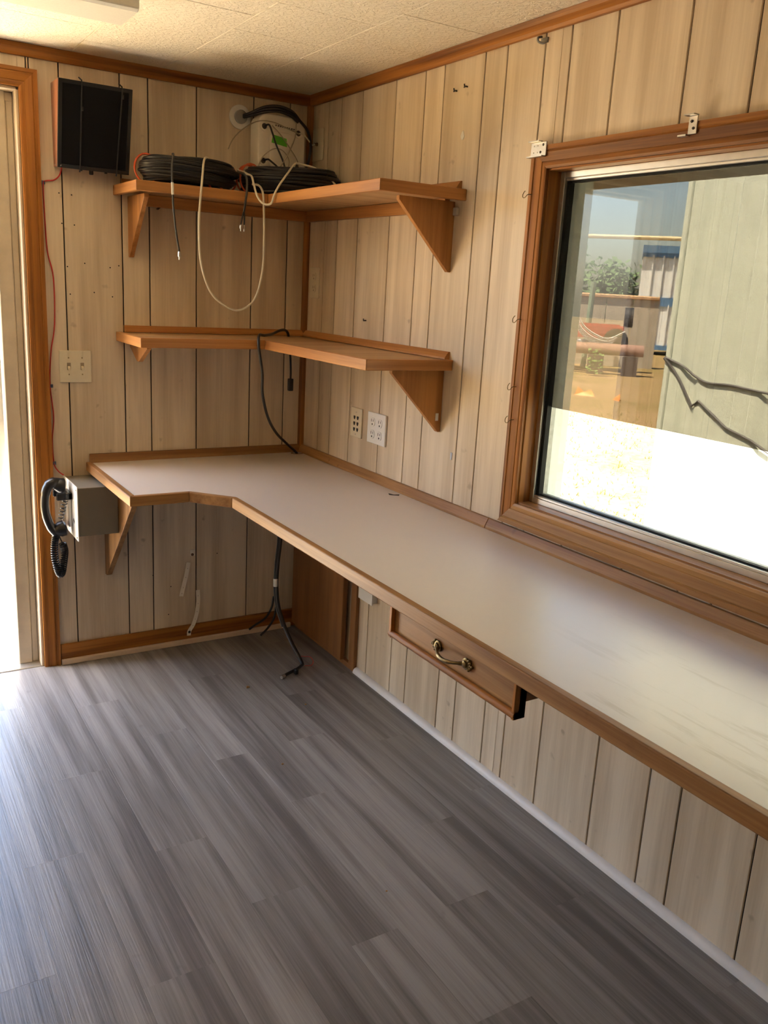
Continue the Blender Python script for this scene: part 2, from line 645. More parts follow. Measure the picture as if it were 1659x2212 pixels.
# cornice boards, corner bead, skirtings
CR = [(0.0, 2.062), (-0.010, 2.062), (-0.014, 2.070), (-0.014, 2.085), (-0.020, H), (0.0, H)]
struct(MB().prism(CR, 'y', YF, 0.0).build('trim_1', fir('y'), bevel=0.001), 'stained cornice board along the top of the window wall', 'trim')
struct(MB().prism([(p[0], p[1]) for p in CR], 'x', XL, 0.0).build('trim_2', fir('x'), bevel=0.001), 'stained cornice board along the top of the end wall', 'trim')
struct(MB().prism([(XL - p[0], p[1]) for p in CR], 'y', YF, 0.0).build('trim_3', fir('y')), 'stained cornice board opposite the window wall', 'trim')
bead = [(0, 0)] + [(-0.019 * math.cos(R(a)), -0.019 * math.sin(R(a))) for a in range(0, 91, 15)]
struct(MB().prism(bead, 'z', 0.0, 2.062).build('trim_4', fir('z'), smooth=True), 'stained quarter-round bead up the room corner', 'trim')
qr = [(0.0, 0.0)] + [(-0.019 * math.cos(R(a)), 0.020 * math.sin(R(a))) for a in range(0, 91, 15)]
struct(MB().prism(qr, 'y', YF, -0.532).build('baseboard_right', WHITEWOOD, smooth=True), 'white quarter-round moulding at the foot of the window wall', 'baseboard')
bb = MB().box(-0.972, -0.016, -0.012, 0.0, 0.0, 0.076).build('baseboard_back', fir('x'), bevel=0.0015)
struct(bb, 'stained skirting board with a pale shoe strip under the desk', 'baseboard')
MB().box(-0.972, -0.036, -0.026, -0.0125, 0.0, 0.021).build('shoe_strip', PINEWHITE, bb, bevel=0.003, seg=2)

# ------------------------------------------------------------------ window over the desk
win = thing('window_1', (0.0, -1.99, WZ0), 'wide stained-wood window with tinted upper glass above the desk', 'window', kind='structure')


def casing_profile():
    # across the width (0 = opening edge, .055 = outer edge) and thickness
    return [(0.0, 0.0), (0.0, 0.013), (0.006, 0.015), (0.016, 0.0135), (0.017, 0.0155), (0.038, 0.0185), (0.042, 0.0165), (0.044, 0.019), (0.055, 0.019), (0.055, 0.0)]


def casing_run(name, corners, inward, mat, parent, w=0.055):
    """one mitred casing board: corners = opening corner points (p,q), inward normal = room side"""
    pr = casing_profile()
    p, q, outp, outq, nrm = corners
    vs, n = [], len(pr)
    for (base, out) in ((p, outp), (q, outq)):
        for (a, t) in pr:
            vs.append(Vector(base) + Vector(out) * (a / 0.055 * w) + Vector(nrm) * t)
    fs = [tuple(range(n))[::-1], tuple(range(n, 2 * n))] + [(i, (i + 1) % n, n + (i + 1) % n, n + i) for i in range(n)]
    return MB().add(vs, fs).build(name, mat, parent)


NX = (-1, 0, 0)
cy = lambda y, z: (0.0, y, z)
casing_run('casing', (cy(WY0, WZ0), cy(WY0, WZ1), (0, 1, -1), (0, 1, 1), NX), 1, fir('z'), win)
casing_run('casing', (cy(WY1, WZ0), cy(WY1, WZ1), (0, -1, -1), (0, -1, 1), NX), 1, fir('z'), win)
casing_run('casing', (cy(WY0, WZ1), cy(WY1, WZ1), (0, 1, 1), (0, -1, 1), NX), 1, fir('y'), win)
casing_run('casing', (cy(WY0, WZ0), cy(WY1, WZ0), (0, 1, -1), (0, -1, -1), NX), 1, oak('y'), win, 0.062)
# jamb boards lining the opening
MB().box(-0.004, 0.050, WY0 + 0.0, WY0 - 0.004, WZ0, WZ1).build('jamb', fir('z'), win)
MB().box(-0.004, 0.050, WY1, WY1 + 0.004, WZ0, WZ1).build('jamb', fir('z'), win)
MB().box(-0.004, 0.050, WY1, WY0, WZ1 - 0.004, WZ1).build('jamb', fir('y'), win)
MB().box(-0.004, 0.050, WY1, WY0, WZ0, WZ0 + 0.004).build('sill', oak('y'), win)


def ring_yz(mb, x0, x1, y0, y1, z0, z1, w):
    """rectangular ring in the yz plane; y0>y1"""
    mb.box(x0, x1, y0, y0 - w, z0, z1).box(x0, x1, y1 + w, y1, z0, z1)
    mb.box(x0, x1, y0 - w, y1 + w, z1 - w, z1).box(x0, x1, y0 - w, y1 + w, z0, z0 + w)
    return mb


a0, a1, b0, b1 = WY0 - 0.004, WY1 + 0.004, WZ0 + 0.004, WZ1 - 0.004
ring_yz(MB(), 0.034, 0.062, a0, a1, b0, b1, 0.016).build('aluminium_frame', ALU, win, bevel=0.0012)
al_ = MB()
al_.box(0.036, 0.060, a0 - 0.016, a1 + 0.016, b0 + 0.016, b0 + 0.022).box(0.040, 0.060, a0 - 0.016, a1 + 0.016, b1 - 0.022, b1 - 0.016)
al_.build('glazing_bead', ALU, win, bevel=0.001)
gk = MB()
gk.box(0.044, 0.0595, a0 - 0.016, a0 - 0.027, b0 + 0.016, b1 - 0.016).box(0.044, 0.0595, a1 + 0.016, a1 + 0.027, b0 + 0.016, b1 - 0.016)
gk.box(0.048, 0.0595, a0 - 0.027, a1 + 0.027, b0 + 0.022, b0 + 0.026).box(0.048, 0.0595, a0 - 0.027, a1 + 0.027, b1 - 0.026, b1 - 0.022)
gk.build('gasket', plain('gasket_rubber', (0.008, 0.008, 0.008), 0.65, spec=0.2), win)
ring_yz(MB(), 0.062, 0.078, a0, a1, b0, b1, 0.024).build('rear_frame', plain('dull_aluminium', (0.30, 0.30, 0.28), 0.5, 0.6, noise=0.2, scale=60), win)
c0, c1, d0, d1 = a0 - 0.022, a1 + 0.022, b0 + 0.022, b1 - 0.022
MB().box(0.060, 0.064, c1, c0, d0, d1).build('pane', GLASS, win)
MB().box(0.0575, 0.0585, c1, c0, 1.134, d1).build('solar_film', FILM, win)
ring_yz(MB(), 0.078, 0.175, -1.313, a1 - 0.045, b0 - 0.045, b1 + 0.045, 0.030).build('outer_frame', plain('pale_green_metal', (0.74, 0.77, 0.72), 0.45, noise=0.05, scale=9), win, bevel=0.003)

# metal shade fixed over the window outside
aw = thing('window_awning', (0.10, -1.99, 1.78), 'brown metal shade over the outside of the window', 'awning')
MB().hexa([(0.10, -2.75, 1.775), (0.45, -2.75, 1.752), (0.45, -0.75, 1.752), (0.10, -0.75, 1.775),
           (0.10, -2.75, 1.79), (0.45, -2.75, 1.765), (0.45, -0.75, 1.765), (0.10, -0.75, 1.79)]).build('shade_panel', plain('brown_metal', (0.20, 0.16, 0.135), 0.5, noise=0.08), aw)
for yy in (-0.8, -1.75, -2.7):
    MB().box(0.10, 0.44, yy - 0.008, yy + 0.008, 1.790, 1.812).build('rib', plain('brown_metal', (0.2, 0.16, 0.135)), aw)

# ------------------------------------------------------------------ doorway in the back wall
door = thing('door_1', (-1.385, 0.0, 0.0), 'open doorway with stained casing beside the speaker', 'door', kind='structure')
NY = (0, -1, 0)
casing_run('casing', ((DX0, 0, 0.0), (DX0, 0, DZ), (1, 0, 0), (1, 0, 1), NY), 1, fir('z'), door)
casing_run('casing', ((DX1, 0, 0.0), (DX1, 0, DZ), (-1, 0, 0), (-1, 0, 1), NY), 1, fir('z'), door)
casing_run('casing', ((DX0, 0, DZ), (DX1, 0, DZ), (1, 0, 1), (-1, 0, 1), NY), 1, fir('x'), door)
MB().box(DX0 - 0.010, DX0 + 0.0, -0.002, 0.145, 0, DZ).build('jamb', PUTTY, door, bevel=0.002)
MB().box(DX1 + 0.010, DX1, -0.002, 0.145, 0, DZ).build('jamb', PUTTY, door, bevel=0.002)
MB().box(DX1, DX0, -0.002, 0.145, DZ - 0.010, DZ).build('jamb', PUTTY, door, bevel=0.002)
MB().box(DX0 - 0.033, DX0 - 0.010, 0.052, 0.10, 0, DZ - 0.01).build('door_stop', PUTTY, door, bevel=0.003)
MB().box(DX0 - 0.080, DX0 - 0.033, 0.046, 0.105, 0, DZ - 0.005).build('screen_post', PUTTY, door, bevel=0.003)
MB().box(DX1 + 0.018, DX1 + 0.010, 0.050, 0.10, 0, DZ - 0.01).build('door_stop', PUTTY, door, bevel=0.003)
MB().box(DX1 + 0.01, DX0 - 0.01, 0.050, 0.10, DZ - 0.04, DZ - 0.01).build('door_stop', PUTTY, door, bevel=0.003)
WFR = plain('white_metal_frame', (0.80, 0.79, 0.76), 0.4, noise=0.03)
MB().box(DX0 - 0.105, DX0 - 0.0, 0.112, 0.165, -0.02, DZ + 0.02).build('outer_frame', WFR, door, bevel=0.004)
MB().box(DX1 + 0.022, DX1, 0.112, 0.150, -0.02, DZ + 0.02).build('outer_frame', WFR, door, bevel=0.004)
MB().box(DX1, DX0, 0.112, 0.165, DZ - 0.05, DZ + 0.02).build('outer_frame', WFR, door, bevel=0.004)
MB().box(DX1 + 0.01, DX0 - 0.01, 0.0, 0.17, -0.02, 0.004).build('threshold', ALU, door, bevel=0.002)

# ------------------------------------------------------------------ desk
ZD = 0.760
DE = -3.30
desk = thing('built_in_desk', (-0.45, -0.3, 0.0), 'long corner desk with pale laminate top, wooden edging and a drawer', 'desk')
EPS = -0.0006
outer = [(-0.859, EPS), (-0.859, -0.561), (-0.671, -0.561), (-0.571, -0.671), (-0.571, DE), (EPS, DE)]
inner = [(-0.839, EPS), (-0.839, -0.541), (-0.6622, -0.541), (-0.551, -0.6633), (-0.551, DE)]
MB().prism(inner + [(EPS, DE), (EPS, EPS)], 'z', ZD - 0.028, ZD).build('worktop', LAM_M, desk)
for i, ax in enumerate(['y', 'x', 'x', 'y']):
    quad = [outer[i], outer[i + 1], inner[i + 1], inner[i]]
    MB().prism(quad, 'z', 0.7285, ZD + 0.0012).build('edge_strip', oak(ax), desk, bevel=0.0028, seg=2)
sp = [(0.0, ZD), (-0.020, ZD), (-0.020, ZD + 0.008), (-0.008, ZD + 0.030), (0.0, ZD + 0.030)]
MB().prism(sp, 'x', -0.846, 0.0).build('backsplash', oak('x'), desk, bevel=0.001)
MB().prism(sp, 'y', -1.245, -0.0).build('backsplash', oak('y'), desk, bevel=0.001)
MB().prism(sp, 'y', DE, -1.247).build('backsplash', oak('y'), desk, bevel=0.001)
MB().prism([(0.0, 0.33), (-0.018, 0.33), (-0.40, 0.712), (-0.40, 0.7285), (0.0, 0.7285)], 'x', -0.800, -0.780).build('bracket', oak('z'), desk, bevel=0.001)
MB().prism([(0.0, 0.36), (-0.018, 0.36), (-0.46, 0.712), (-0.46, 0.7285), (0.0, 0.7285)], 'y', -3.12, -3.10).build('bracket', oak('z'), desk, bevel=0.001)
MB().box(-0.78, -0.02, -0.020, 0.0, 0.690, 0.731).build('cleat', oak('x'), desk, bevel=0.001)
MB().box(-0.020, 0.0, DE, -0.02, 0.690, 0.731).build('cleat', oak('y'), desk, bevel=0.001)
# round cable hole in the corner, and the small gouge further along
hole = MB()
hole.tube([(-0.040 + 0.026 * math.cos(R(a)), -0.046 + 0.017 * math.sin(R(a)), ZD + 0.0008) for a in range(0, 360, 15)], 0.0016, 6, closed=True)
hole.build('cable_hole_rim', oak('x'), desk)
MB().prism([(-0.056, -0.772), (-0.050, -0.795), (-0.030, -0.80), (-0.040, -0.812), (-0.058, -0.80), (-0.066, -0.792)], 'z', ZD - 0.001, ZD + 0.0007).build('gouge', SLOT, desk)
# drawer hung under the worktop
DY0, DY1 = -1.566, -2.020
dr = MB()
dr.box(-0.530, -0.512, DY0, DY1, 0.634, 0.7284)
dr.build('drawer', oak('y'), desk, bevel=0.001)
drawer = bpy.data.objects['drawer']
MB().tube([(-0.5345, DY0, 0.6425), (-0.5345, DY1, 0.6425)], 0.0085, 10).build('drawer_lip', fir('y'), drawer, smooth=True)
MB().box(-0.541, -0.530, DY0, DY0 - 0.010, 0.634, 0.7284).build('drawer_lip', fir('z'), drawer, bevel=0.001)
MB().box(-0.541, -0.512, DY1, DY1 + 0.008, 0.634, 0.7284).build('drawer_lip', fir('z'), drawer, bevel=0.001)
MB().box(-0.512, -0.16, DY0 - 0.03, DY1 + 0.006, 0.664, 0.7284).build('drawer_box', cab('x'), drawer, bevel=0.001)
h = MB()
ya, yb, zh, xf = -1.752, -1.853, 0.681, -0.530
h.tube(spline([(xf - 0.004, ya - 0.004, zh), (xf - 0.014, ya - 0.012, zh - 0.001), (xf - 0.024, ya - 0.030, zh - 0.004), (xf - 0.027, (ya + yb) / 2, zh - 0.006),
               (xf - 0.024, yb + 0.030, zh - 0.004), (xf - 0.014, yb + 0.012, zh - 0.001), (xf - 0.004, yb + 0.004, zh)], 6),
       [0.0045] * 6 + [0.0036] * 6 + [0.0046] * 13 + [0.0036] * 6 + [0.0045] * 6, 10)
for yy, sg in ((ya, 1), (yb, -1)):
    h.lathe((xf, yy, zh), (-1, 0, 0), [(0, 0.0125), (0.004, 0.0125), (0.0055, 0.010), (0.0055, 0.0085), (0.009, 0.0075), (0.011, 0.004)], 16)
    for kk in range(5):
        a = R(-50 + 25 * kk)
        h.ball((xf - 0.003, yy + sg * (0.015 * math.cos(a)), zh + 0.013 * math.sin(a)), 0.0038, n=8, m=6)
    h.ball((xf - 0.003, yy + sg * 0.020, zh), 0.0034, n=8, m=6)
h.build('handle', BRASS, drawer, smooth=True)

# ------------------------------------------------------------------ corner shelves
def corner_shelf(name, label, zt, xl, dl, dr_, ye, hl=0.032):
    t = thing(name, (-0.02, -0.02, zt), label, 'shelf')
    o = [(xl, 0.0), (xl, -dl), (-dr_, -dl), (-dr_, ye), (0.0, ye)]
    w = 0.018
    i_ = [(xl + w, 0.0), (xl + w, -dl + w), (-dr_ + w, -dl + w), (-dr_ + w, ye + w), (0.0, ye + w)]
    MB().prism(i_ + [(0.0, 0.0)], 'z', zt - 0.020, zt - 0.002).build('shelf_board', wood('shelf_ply', (0.36, 0.20, 0.085), (0.56, 0.36, 0.18), 'x', streak=20, rough=0.55, specks=0.3), t)
    for k_, ax in enumerate(['y', 'x', 'y', 'x']):
        MB().prism([o[k_], o[k_ + 1], i_[k_ + 1], i_[k_]], 'z', zt - hl, zt).build('edge_strip', shelfwood(ax), t, bevel=0.0022, seg=2)
    return t


up = corner_shelf('corner_shelf', 'upper orange-pine corner shelf carrying the coiled black cables', 1.711, -0.742, 0.275, 0.293, -1.012)
MB().box(-0.66, -0.0, -0.018, 0.0, 1.652, 1.690).build('cleat', shelfwood('x'), up, bevel=0.001)
MB().box(-0.018, 0.0, -0.93, -0.018, 1.652, 1.690).build('cleat', shelfwood('y'), up, bevel=0.001)
MB().prism([(0, 1.479), (-0.012, 1.479), (-0.192, 1.668), (-0.192, 1.6795), (0, 1.6795)], 'x', -0.693, -0.677).build('bracket', shelfwood('z'), up, bevel=0.001)
MB().prism([(0, 1.479), (-0.010, 1.479), (-0.195, 1.668), (-0.195, 1.6795), (0, 1.6795)], 'y', -0.958, -0.942).build('bracket', shelfwood('z'), up, bevel=0.001)
tri = [(0.0, 0.0), (-0.018, 0.0), (-0.018, 0.006), (-0.005, 0.024), (0.0, 0.024)]
MB().prism([(a, b + 1.711) for a, b in tri], 'y', -0.985, 0.0).build('backsplash', shelfwood('y'), up)
MB().prism([(a, b + 1.711) for a, b in tri], 'x', -0.714, 0.0).build('backsplash', shelfwood('x'), up)
mid = corner_shelf('corner_shelf', 'empty middle corner shelf with a black cord looped over it', 1.2234, -0.742, 0.30, 0.305, -1.005)
MB().prism([(a, b * 0.95 + 1.2234) for a, b in tri], 'y', -0.985, 0.0).build('backsplash', shelfwood('y'), mid)
MB().prism([(a, b * 0.95 + 1.2234) for a, b in tri], 'x', -0.714, 0.0).build('backsplash', shelfwood('x'), mid)
MB().prism([(0, 1.172), (-0.085, 1.128), (-0.105, 1.128), (-0.205, 1.180), (-0.205, 1.1915), (0, 1.1915)], 'x', -0.694, -0.678).build('bracket', shelfwood('z'), mid, bevel=0.001)
MB().prism([(0, 0.997), (-0.010, 0.997), (-0.190, 1.180), (-0.190, 1.1915), (0, 1.1915)], 'y', -0.963, -0.947).build('bracket', shelfwood('z'), mid, bevel=0.001)

# ------------------------------------------------------------------ low access panel under the desk
pc = thing('access_panel', (0.0, -0.26, 0.0), 'low brown wooden cupboard front in the corner under the desk', 'cabinet')
fr = MB()
fr.box(-0.015, 0.0, -0.020, -0.528, 0.0, 0.022).box(-0.015, 0.0, -0.020, -0.528, 0.66, 0.690)
fr.box(-0.015, 0.0, -0.490, -0.528, 0.022, 0.66).box(-0.015, 0.0, -0.020, -0.035, 0.022, 0.66)
fr.build('face_frame', cab('z'), pc, bevel=0.001)
MB().box(-0.036, -0.0155, -0.030, -0.462, 0.026, 0.650).build('door', cab('z'), pc, bevel=0.002)

# ------------------------------------------------------------------ speaker on the end wall
spk = thing('wall_speaker', (-0.82, 0.0, 1.74), 'black-fronted speaker with wood sides strapped to the wall above the switch', 'speaker')
x0, x1 = -0.932, -0.704
prof = [(0.0, 1.748), (-0.052, 1.744), (-0.112, 1.998), (0.0, 2.000)]
VEN = wood('walnut_veneer', (0.30, 0.115, 0.06), (0.46, 0.20, 0.115), 'z', streak=30, rough=0.4, var=0.02)
MB().prism(prof, 'x', x0, x1).build('cabinet_body', VEN, spk, bevel=0.0015)
# grille: sits on the sloping front
n_ = Vector((0, -(1.998 - 1.744), -0.06)).normalized()


def front(u, v, d=0.0):
    """u 0..1 across, v 0..1 up the sloping front, d proud of it"""
    p = Vector((x0 + (x1 - x0) * u, -0.052 - 0.060 * v, 1.744 + 0.254 * v))
    return p + n_ * d


def slab(u0, u1, v0, v1, d0, d1):
    return [front(u0, v0, d0), front(u1, v0, d0), front(u1, v1, d0), front(u0, v1, d0), front(u0, v0, d1), front(u1, v0, d1), front(u1, v1, d1), front(u0, v1, d1)]


GRB = plain('grille_cloth', (0.006, 0.006, 0.007), 0.85, noise=0.4, scale=900, spec=0.2)
fb = MB()
for a in ((0, 1, 0, 0.045), (0, 1, 0.955, 1), (0, 0.05, 0.045, 0.955), (0.95, 1, 0.045, 0.955)):
    fb.hexa(slab(*a, 0, 0.010))
fb.build('front_frame', BLACKP, spk)
MB().hexa(slab(0.05, 0.95, 0.045, 0.955, 0.001, 0.007)).build('grille', GRB, spk)
for u in (0.305, 0.855):
    du = 0.0 if u < 0.5 else -0.035
    st = MB()
    st.tube([front(u, 1.0, -0.03) + Vector((0, 0, 0.008)), front(u, 1.012, 0.005), front(u, 0.97, 0.0125), front(u + du * 0.5, 0.5, 0.0125), front(u + du, 0.03, 0.0125), front(u + du, -0.03, 0.006)], 0.0024, 6)
    q = front(u + 0.008, 0.70 if u < 0.5 else 0.9, 0.014)
    st.box(q.x - 0.003, q.x + 0.003, q.y - 0.003, q.y + 0.003, q.z - 0.006, q.z + 0.006)
    st.build('tie_strap', plain('grey_tie', (0.016, 0.016, 0.016), 0.5), spk)
MB().lathe((-0.822, -0.040, 1.7475), (0, 0, -1), [(0, 0.007), (0.014, 0.007), (0.016, 0.005)], 12).build('knob', BLACKP, spk)
for xx in (-0.855, -0.775):
    MB().box(xx - 0.004, xx + 0.004, -0.045, -0.037, 1.740, 1.748).build('foot', BLACKP, spk)
MB().tube([(-0.934, -0.03, 1.752), (-0.928, -0.045, 1.749), front(0.03, 0.0, 0.004), front(0.045, 0.03, 0.012)], 0.0018, 6).build('bare_wire', STEEL, spk)

# red speaker wire down to the phone box
rw = thing('speaker_wire', (-0.95, -0.004, 0.73), 'thin red wire running down the wall beside the door casing', 'wire')
pts = [(-0.912, -0.03, 1.748), (-0.917, -0.012, 1.722), (-0.934, -0.005, 1.706), (-0.962, -0.005, 1.700), (-0.9675, -0.006, 1.690), (-0.9675, -0.006, 1.62), (-0.963, -0.005, 1.484), (-0.947, -0.006, 1.396),
       (-0.949, -0.005, 1.244), (-0.964, -0.005, 1.151), (-0.9715, -0.005, 1.041), (-0.964, -0.006, 0.928), (-0.9715, -0.005, 0.847), (-0.969, -0.005, 0.765), (-0.958, -0.012, 0.737), (-0.943, -0.03, 0.724)]
MB().tube(spline(pts, 6), 0.0022, 6).build('red_strand', REDW, rw)
for zz in (1.697, 1.036, 0.765):
    MB().box(-0.972, -0.962, -0.007, 0.0, zz - 0.007, zz + 0.004).build('wire_staple', plain('blue_staple', (0.09, 0.12, 0.20), 0.4), rw)

# ------------------------------------------------------------------ plates
def plate_y(name, label, cat, x0, x1, z0, z1, mat):
    t = thing(name, ((x0 + x1) / 2, 0.0, z0), label, cat)
    MB().box(x0, x1, -0.006, 0.0, z0, z1).build('plate', mat, t, bevel=0.0022, seg=2)
    return t


def plate_x(name, label, cat, y0, y1, z0, z1, mat, th=0.006):
    t = thing(name, (0.0, (y0 + y1) / 2, z0), label, cat)
    MB().box(-th, 0.0, y0, y1, z0, z1).build('plate', mat, t, bevel=0.0022, seg=2)
    return t


sw = plate_y('light_switch', 'ivory double light switch plate beside the doorway', 'switch', -0.938, -0.831, 1.046, 1.156, IVORY)
for xx in (-0.907, -0.862):
    MB().box(xx - 0.006, xx + 0.006, -0.0072, -0.005, 1.090, 1.114).build('toggle_slot', plain('slot_brown', (0.30, 0.25, 0.17), 0.6), sw)
    MB().hexa([(xx - 0.0045, -0.006, 1.093), (xx + 0.0045, -0.006, 1.093), (xx + 0.0045, -0.006, 1.104), (xx - 0.0045, -0.006, 1.104),
               (xx - 0.0035, -0.018, 1.088), (xx + 0.0035, -0.018, 1.088), (xx + 0.0035, -0.017, 1.096), (xx - 0.0035, -0.017, 1.096)]).build('toggle', IVORY, sw, bevel=0.0008)
    for zz in (1.074, 1.131):
        MB().lathe((xx, -0.0055, zz), (0, -1, 0), [(0, 0.0028), (0.0014, 0.0022)], 8).build('screw', plain('brass_screw', (0.35, 0.27, 0.14), 0.4, 0.6), sw)

# quad outlet above the desk
q4 = plate_x('quad_outlet', 'white four-socket wall outlet above the desk', 'outlet', -0.532, -0.652, 0.892, 1.001, WHITE, 0.008)
for yy in (-0.568, -0.616):
    for zz in (0.968, 0.925):
        f = MB()
        f.prism([(yy + 0.0165 * math.cos(R(a)) * (1 if abs(math.cos(R(a))) < 0.9 else 0.95), zz + 0.0175 * max(-0.82, min(0.82, math.sin(R(a))))) for a in range(0, 360, 20)], 'x', -0.0097, -0.0075)
        so = f.build('socket', WHITE, q4, bevel=0.0006)
        s = MB()
        s.box(-0.0102, -0.0096, yy + 0.0050, yy + 0.0070, zz + 0.000, zz + 0.010).box(-0.0102, -0.0096, yy - 0.0070, yy - 0.0050, zz + 0.001, zz + 0.009)
        s.lathe((-0.0096, yy, zz - 0.008), (-1, 0, 0), [(0, 0.0032), (0.0006, 0.0032)], 10)
        s.build('socket_slots', SLOT, so)

# phone jack plate
pj = plate_x('jack_plate', 'ivory plate with six small jacks left of the quad outlet', 'outlet', -0.408, -0.486, 0.893, 1.0, IVORY)
for yy in (-0.436, -0.459):
    for zz in (0.965, 0.9435, 0.922):
        MB().prism([(yy - 0.006, zz - 0.001), (yy - 0.003, zz - 0.0075), (yy + 0.003, zz - 0.0075), (yy + 0.006, zz - 0.001), (yy + 0.006, zz + 0.005), (yy - 0.006, zz + 0.005)], 'x', -0.0068, -0.0055).build('jack', SLOT, pj)
for zz in (0.984, 0.904):
    MB().lathe((-0.0055, -0.447, zz), (-1, 0, 0), [(0, 0.0026), (0.0014, 0.002)], 8).build('screw', STEEL, pj)

# duplex outlet in the corner, cable plate above the top shelf
dp = plate_x('duplex_outlet', 'ivory two-socket outlet in the corner between the shelves', 'outlet', -0.040, -0.115, 1.372, 1.486, IVORY)
for zz in (1.452, 1.408):
    MB().prism([(-0.0775 + 0.016 * math.cos(R(a)), zz + 0.018 * max(-0.8, min(0.8, math.sin(R(a))))) for a in range(0, 360, 20)], 'x', -0.0078, -0.0055).build('socket', IVORY, dp)
    s = MB()
    s.box(-0.0083, -0.0077, -0.0725, -0.0707, zz, zz + 0.010).box(-0.0083, -0.0077, -0.0843, -0.0825, zz + 0.001, zz + 0.009)
    s.lathe((-0.0077, -0.0775, zz - 0.007), (-1, 0, 0), [(0, 0.003), (0.0006, 0.003)], 8)
    s.build('socket_slots', plain('slot_brown', (0.3, 0.25, 0.17)), dp)
cx_ = plate_x('cable_plate', 'ivory cable outlet plate in the corner above the top shelf', 'outlet', -0.027, -0.110, 1.868, 1.979, IVORY)
MB().lathe((-0.005, -0.066, 1.925), (-1, 0, 0), [(0, 0.0065), (0.004, 0.0065), (0.004, 0.0045), (0.012, 0.0045)], 10).build('connector', BRASS, cx_)

# little junction box under the desk right of the access panel
jb = thing('junction_box', (0.0, -0.605, 0.31), 'small white junction box under the desk beside the access panel', 'box')
MB().box(-0.022, 0.0, -0.562, -0.652, 0.318, 0.40).build('box_body', WHITE, jb, bevel=0.003, seg=2)
MB().box(-0.026, -0.022, -0.558, -0.656, 0.314, 0.404).build('box_cover', WHITE, jb, bevel=0.001)

# ------------------------------------------------------------------ wall phone
ph = thing('intercom_phone', (-0.87, -0.10, 0.53), 'grey metal phone box with black handset beneath the desk end', 'telephone')
MB().box(-0.936, -0.802, -0.207, -0.004, 0.545, 0.714).build('metal_box', GREYBOX, ph, bevel=0.002, seg=2)
MB().box(-0.9395, -0.9362, -0.212, 0.0, 0.528, 0.719).build('face_plate', plain('pale_enamel', (0.78, 0.75, 0.68), 0.3, 0.1), ph, bevel=0.001)
fp = bpy.data.objects['face_plate']
for yy, zz in ((-0.012, 0.707), (-0.200, 0.707), (-0.200, 0.540), (-0.012, 0.540)):
    MB().lathe((-0.9395, yy, zz), (-1, 0, 0), [(0, 0.0035), (0.002, 0.0028)], 8).build('screw', STEEL, fp)
MB().box(-0.951, -0.9395, -0.128, -0.088, 0.560, 0.662).build('hook_switch', STEEL, fp, bevel=0.002)
MB().prism([(-0.150, 0.598), (-0.163, 0.590), (-0.158, 0.580), (-0.146, 0.590)], 'x', -0.9402, -0.9394).build('key_slot', SLOT, fp)
ck = MB()
ck.box(-0.990, -0.9395, -0.140, -0.128, 0.660, 0.684).box(-0.990, -0.9395, -0.078, -0.066, 0.660, 0.684).box(-0.953, -0.9395, -0.140, -0.066, 0.660, 0.684)
ck.build('cradle', BLACKP, ph, bevel=0.002)
hs = MB()
hs.tube(spline([(-0.965, -0.103, 0.712), (-0.990, -0.103, 0.716), (-1.010, -0.104, 0.704), (-1.020, -0.105, 0.675), (-1.024, -0.107, 0.640), (-1.020, -0.109, 0.600), (-1.008, -0.111, 0.562), (-0.992, -0.112, 0.538)], 6),
        [0.017] * 6 + [0.019] * 6 + [0.0165] * 6 + [0.0145] * 12 + [0.015] * 6 + [0.0155] * 7, 12)
hs.lathe((-0.958, -0.103, 0.702), (-1, 0, 0.15), [(0, 0.024), (0.004, 0.027), (0.018, 0.026), (0.034, 0.014)], 18)
hs.lathe((-0.958, -0.112, 0.556), (-1, 0, -0.25), [(0, 0.022), (0.006, 0.028), (0.022, 0.027), (0.042, 0.014)], 18)
hs.build('handset', BLACKP, ph, smooth=True)


def coil(path, rad, turns, wire):
    P = [Vector(p) for p in path]
    m = turns * 10
    out = []
    for i in range(m + 1):
        t = i / m * (len(P) - 1)
        k_ = min(int(t), len(P) - 2)
        p = P[k_].lerp(P[k_ + 1], t - k_)
        d = (P[k_ + 1] - P[k_]).normalized()
        u = d.cross(Vector((0, 1, 0.2))).normalized()
        w_ = d.cross(u)
        a = 2 * math.pi * i / 10
        out.append(p + (u * math.cos(a) + w_ * math.sin(a)) * rad)
    return MB().tube(out, wire, 5)


coil(spline([(-0.945, -0.118, 0.676), (-0.958, -0.116, 0.655), (-0.968, -0.115, 0.620), (-0.976, -0.113, 0.585)], 5), 0.009, 9, 0.0017).build('coiled_cord', BLACKP, ph, smooth=True)
coil(spline([(-0.992, -0.112, 0.535), (-0.998, -0.110, 0.500), (-0.999, -0.108, 0.455), (-0.992, -0.106, 0.410), (-0.984, -0.106, 0.386), (-0.976, -0.107, 0.392), (-0.970, -0.110, 0.430), (-0.966, -0.113, 0.470), (-0.972, -0.114, 0.500)], 6), 0.0112, 44, 0.0024).build('coiled_cord', BLACKP, ph, smooth=True)
MB().tube(spline([(-0.972, -0.114, 0.500), (-0.980, -0.114, 0.520), (-0.986, -0.113, 0.540)], 5), 0.0022, 6).build('cord_lead', BLACKP, ph)

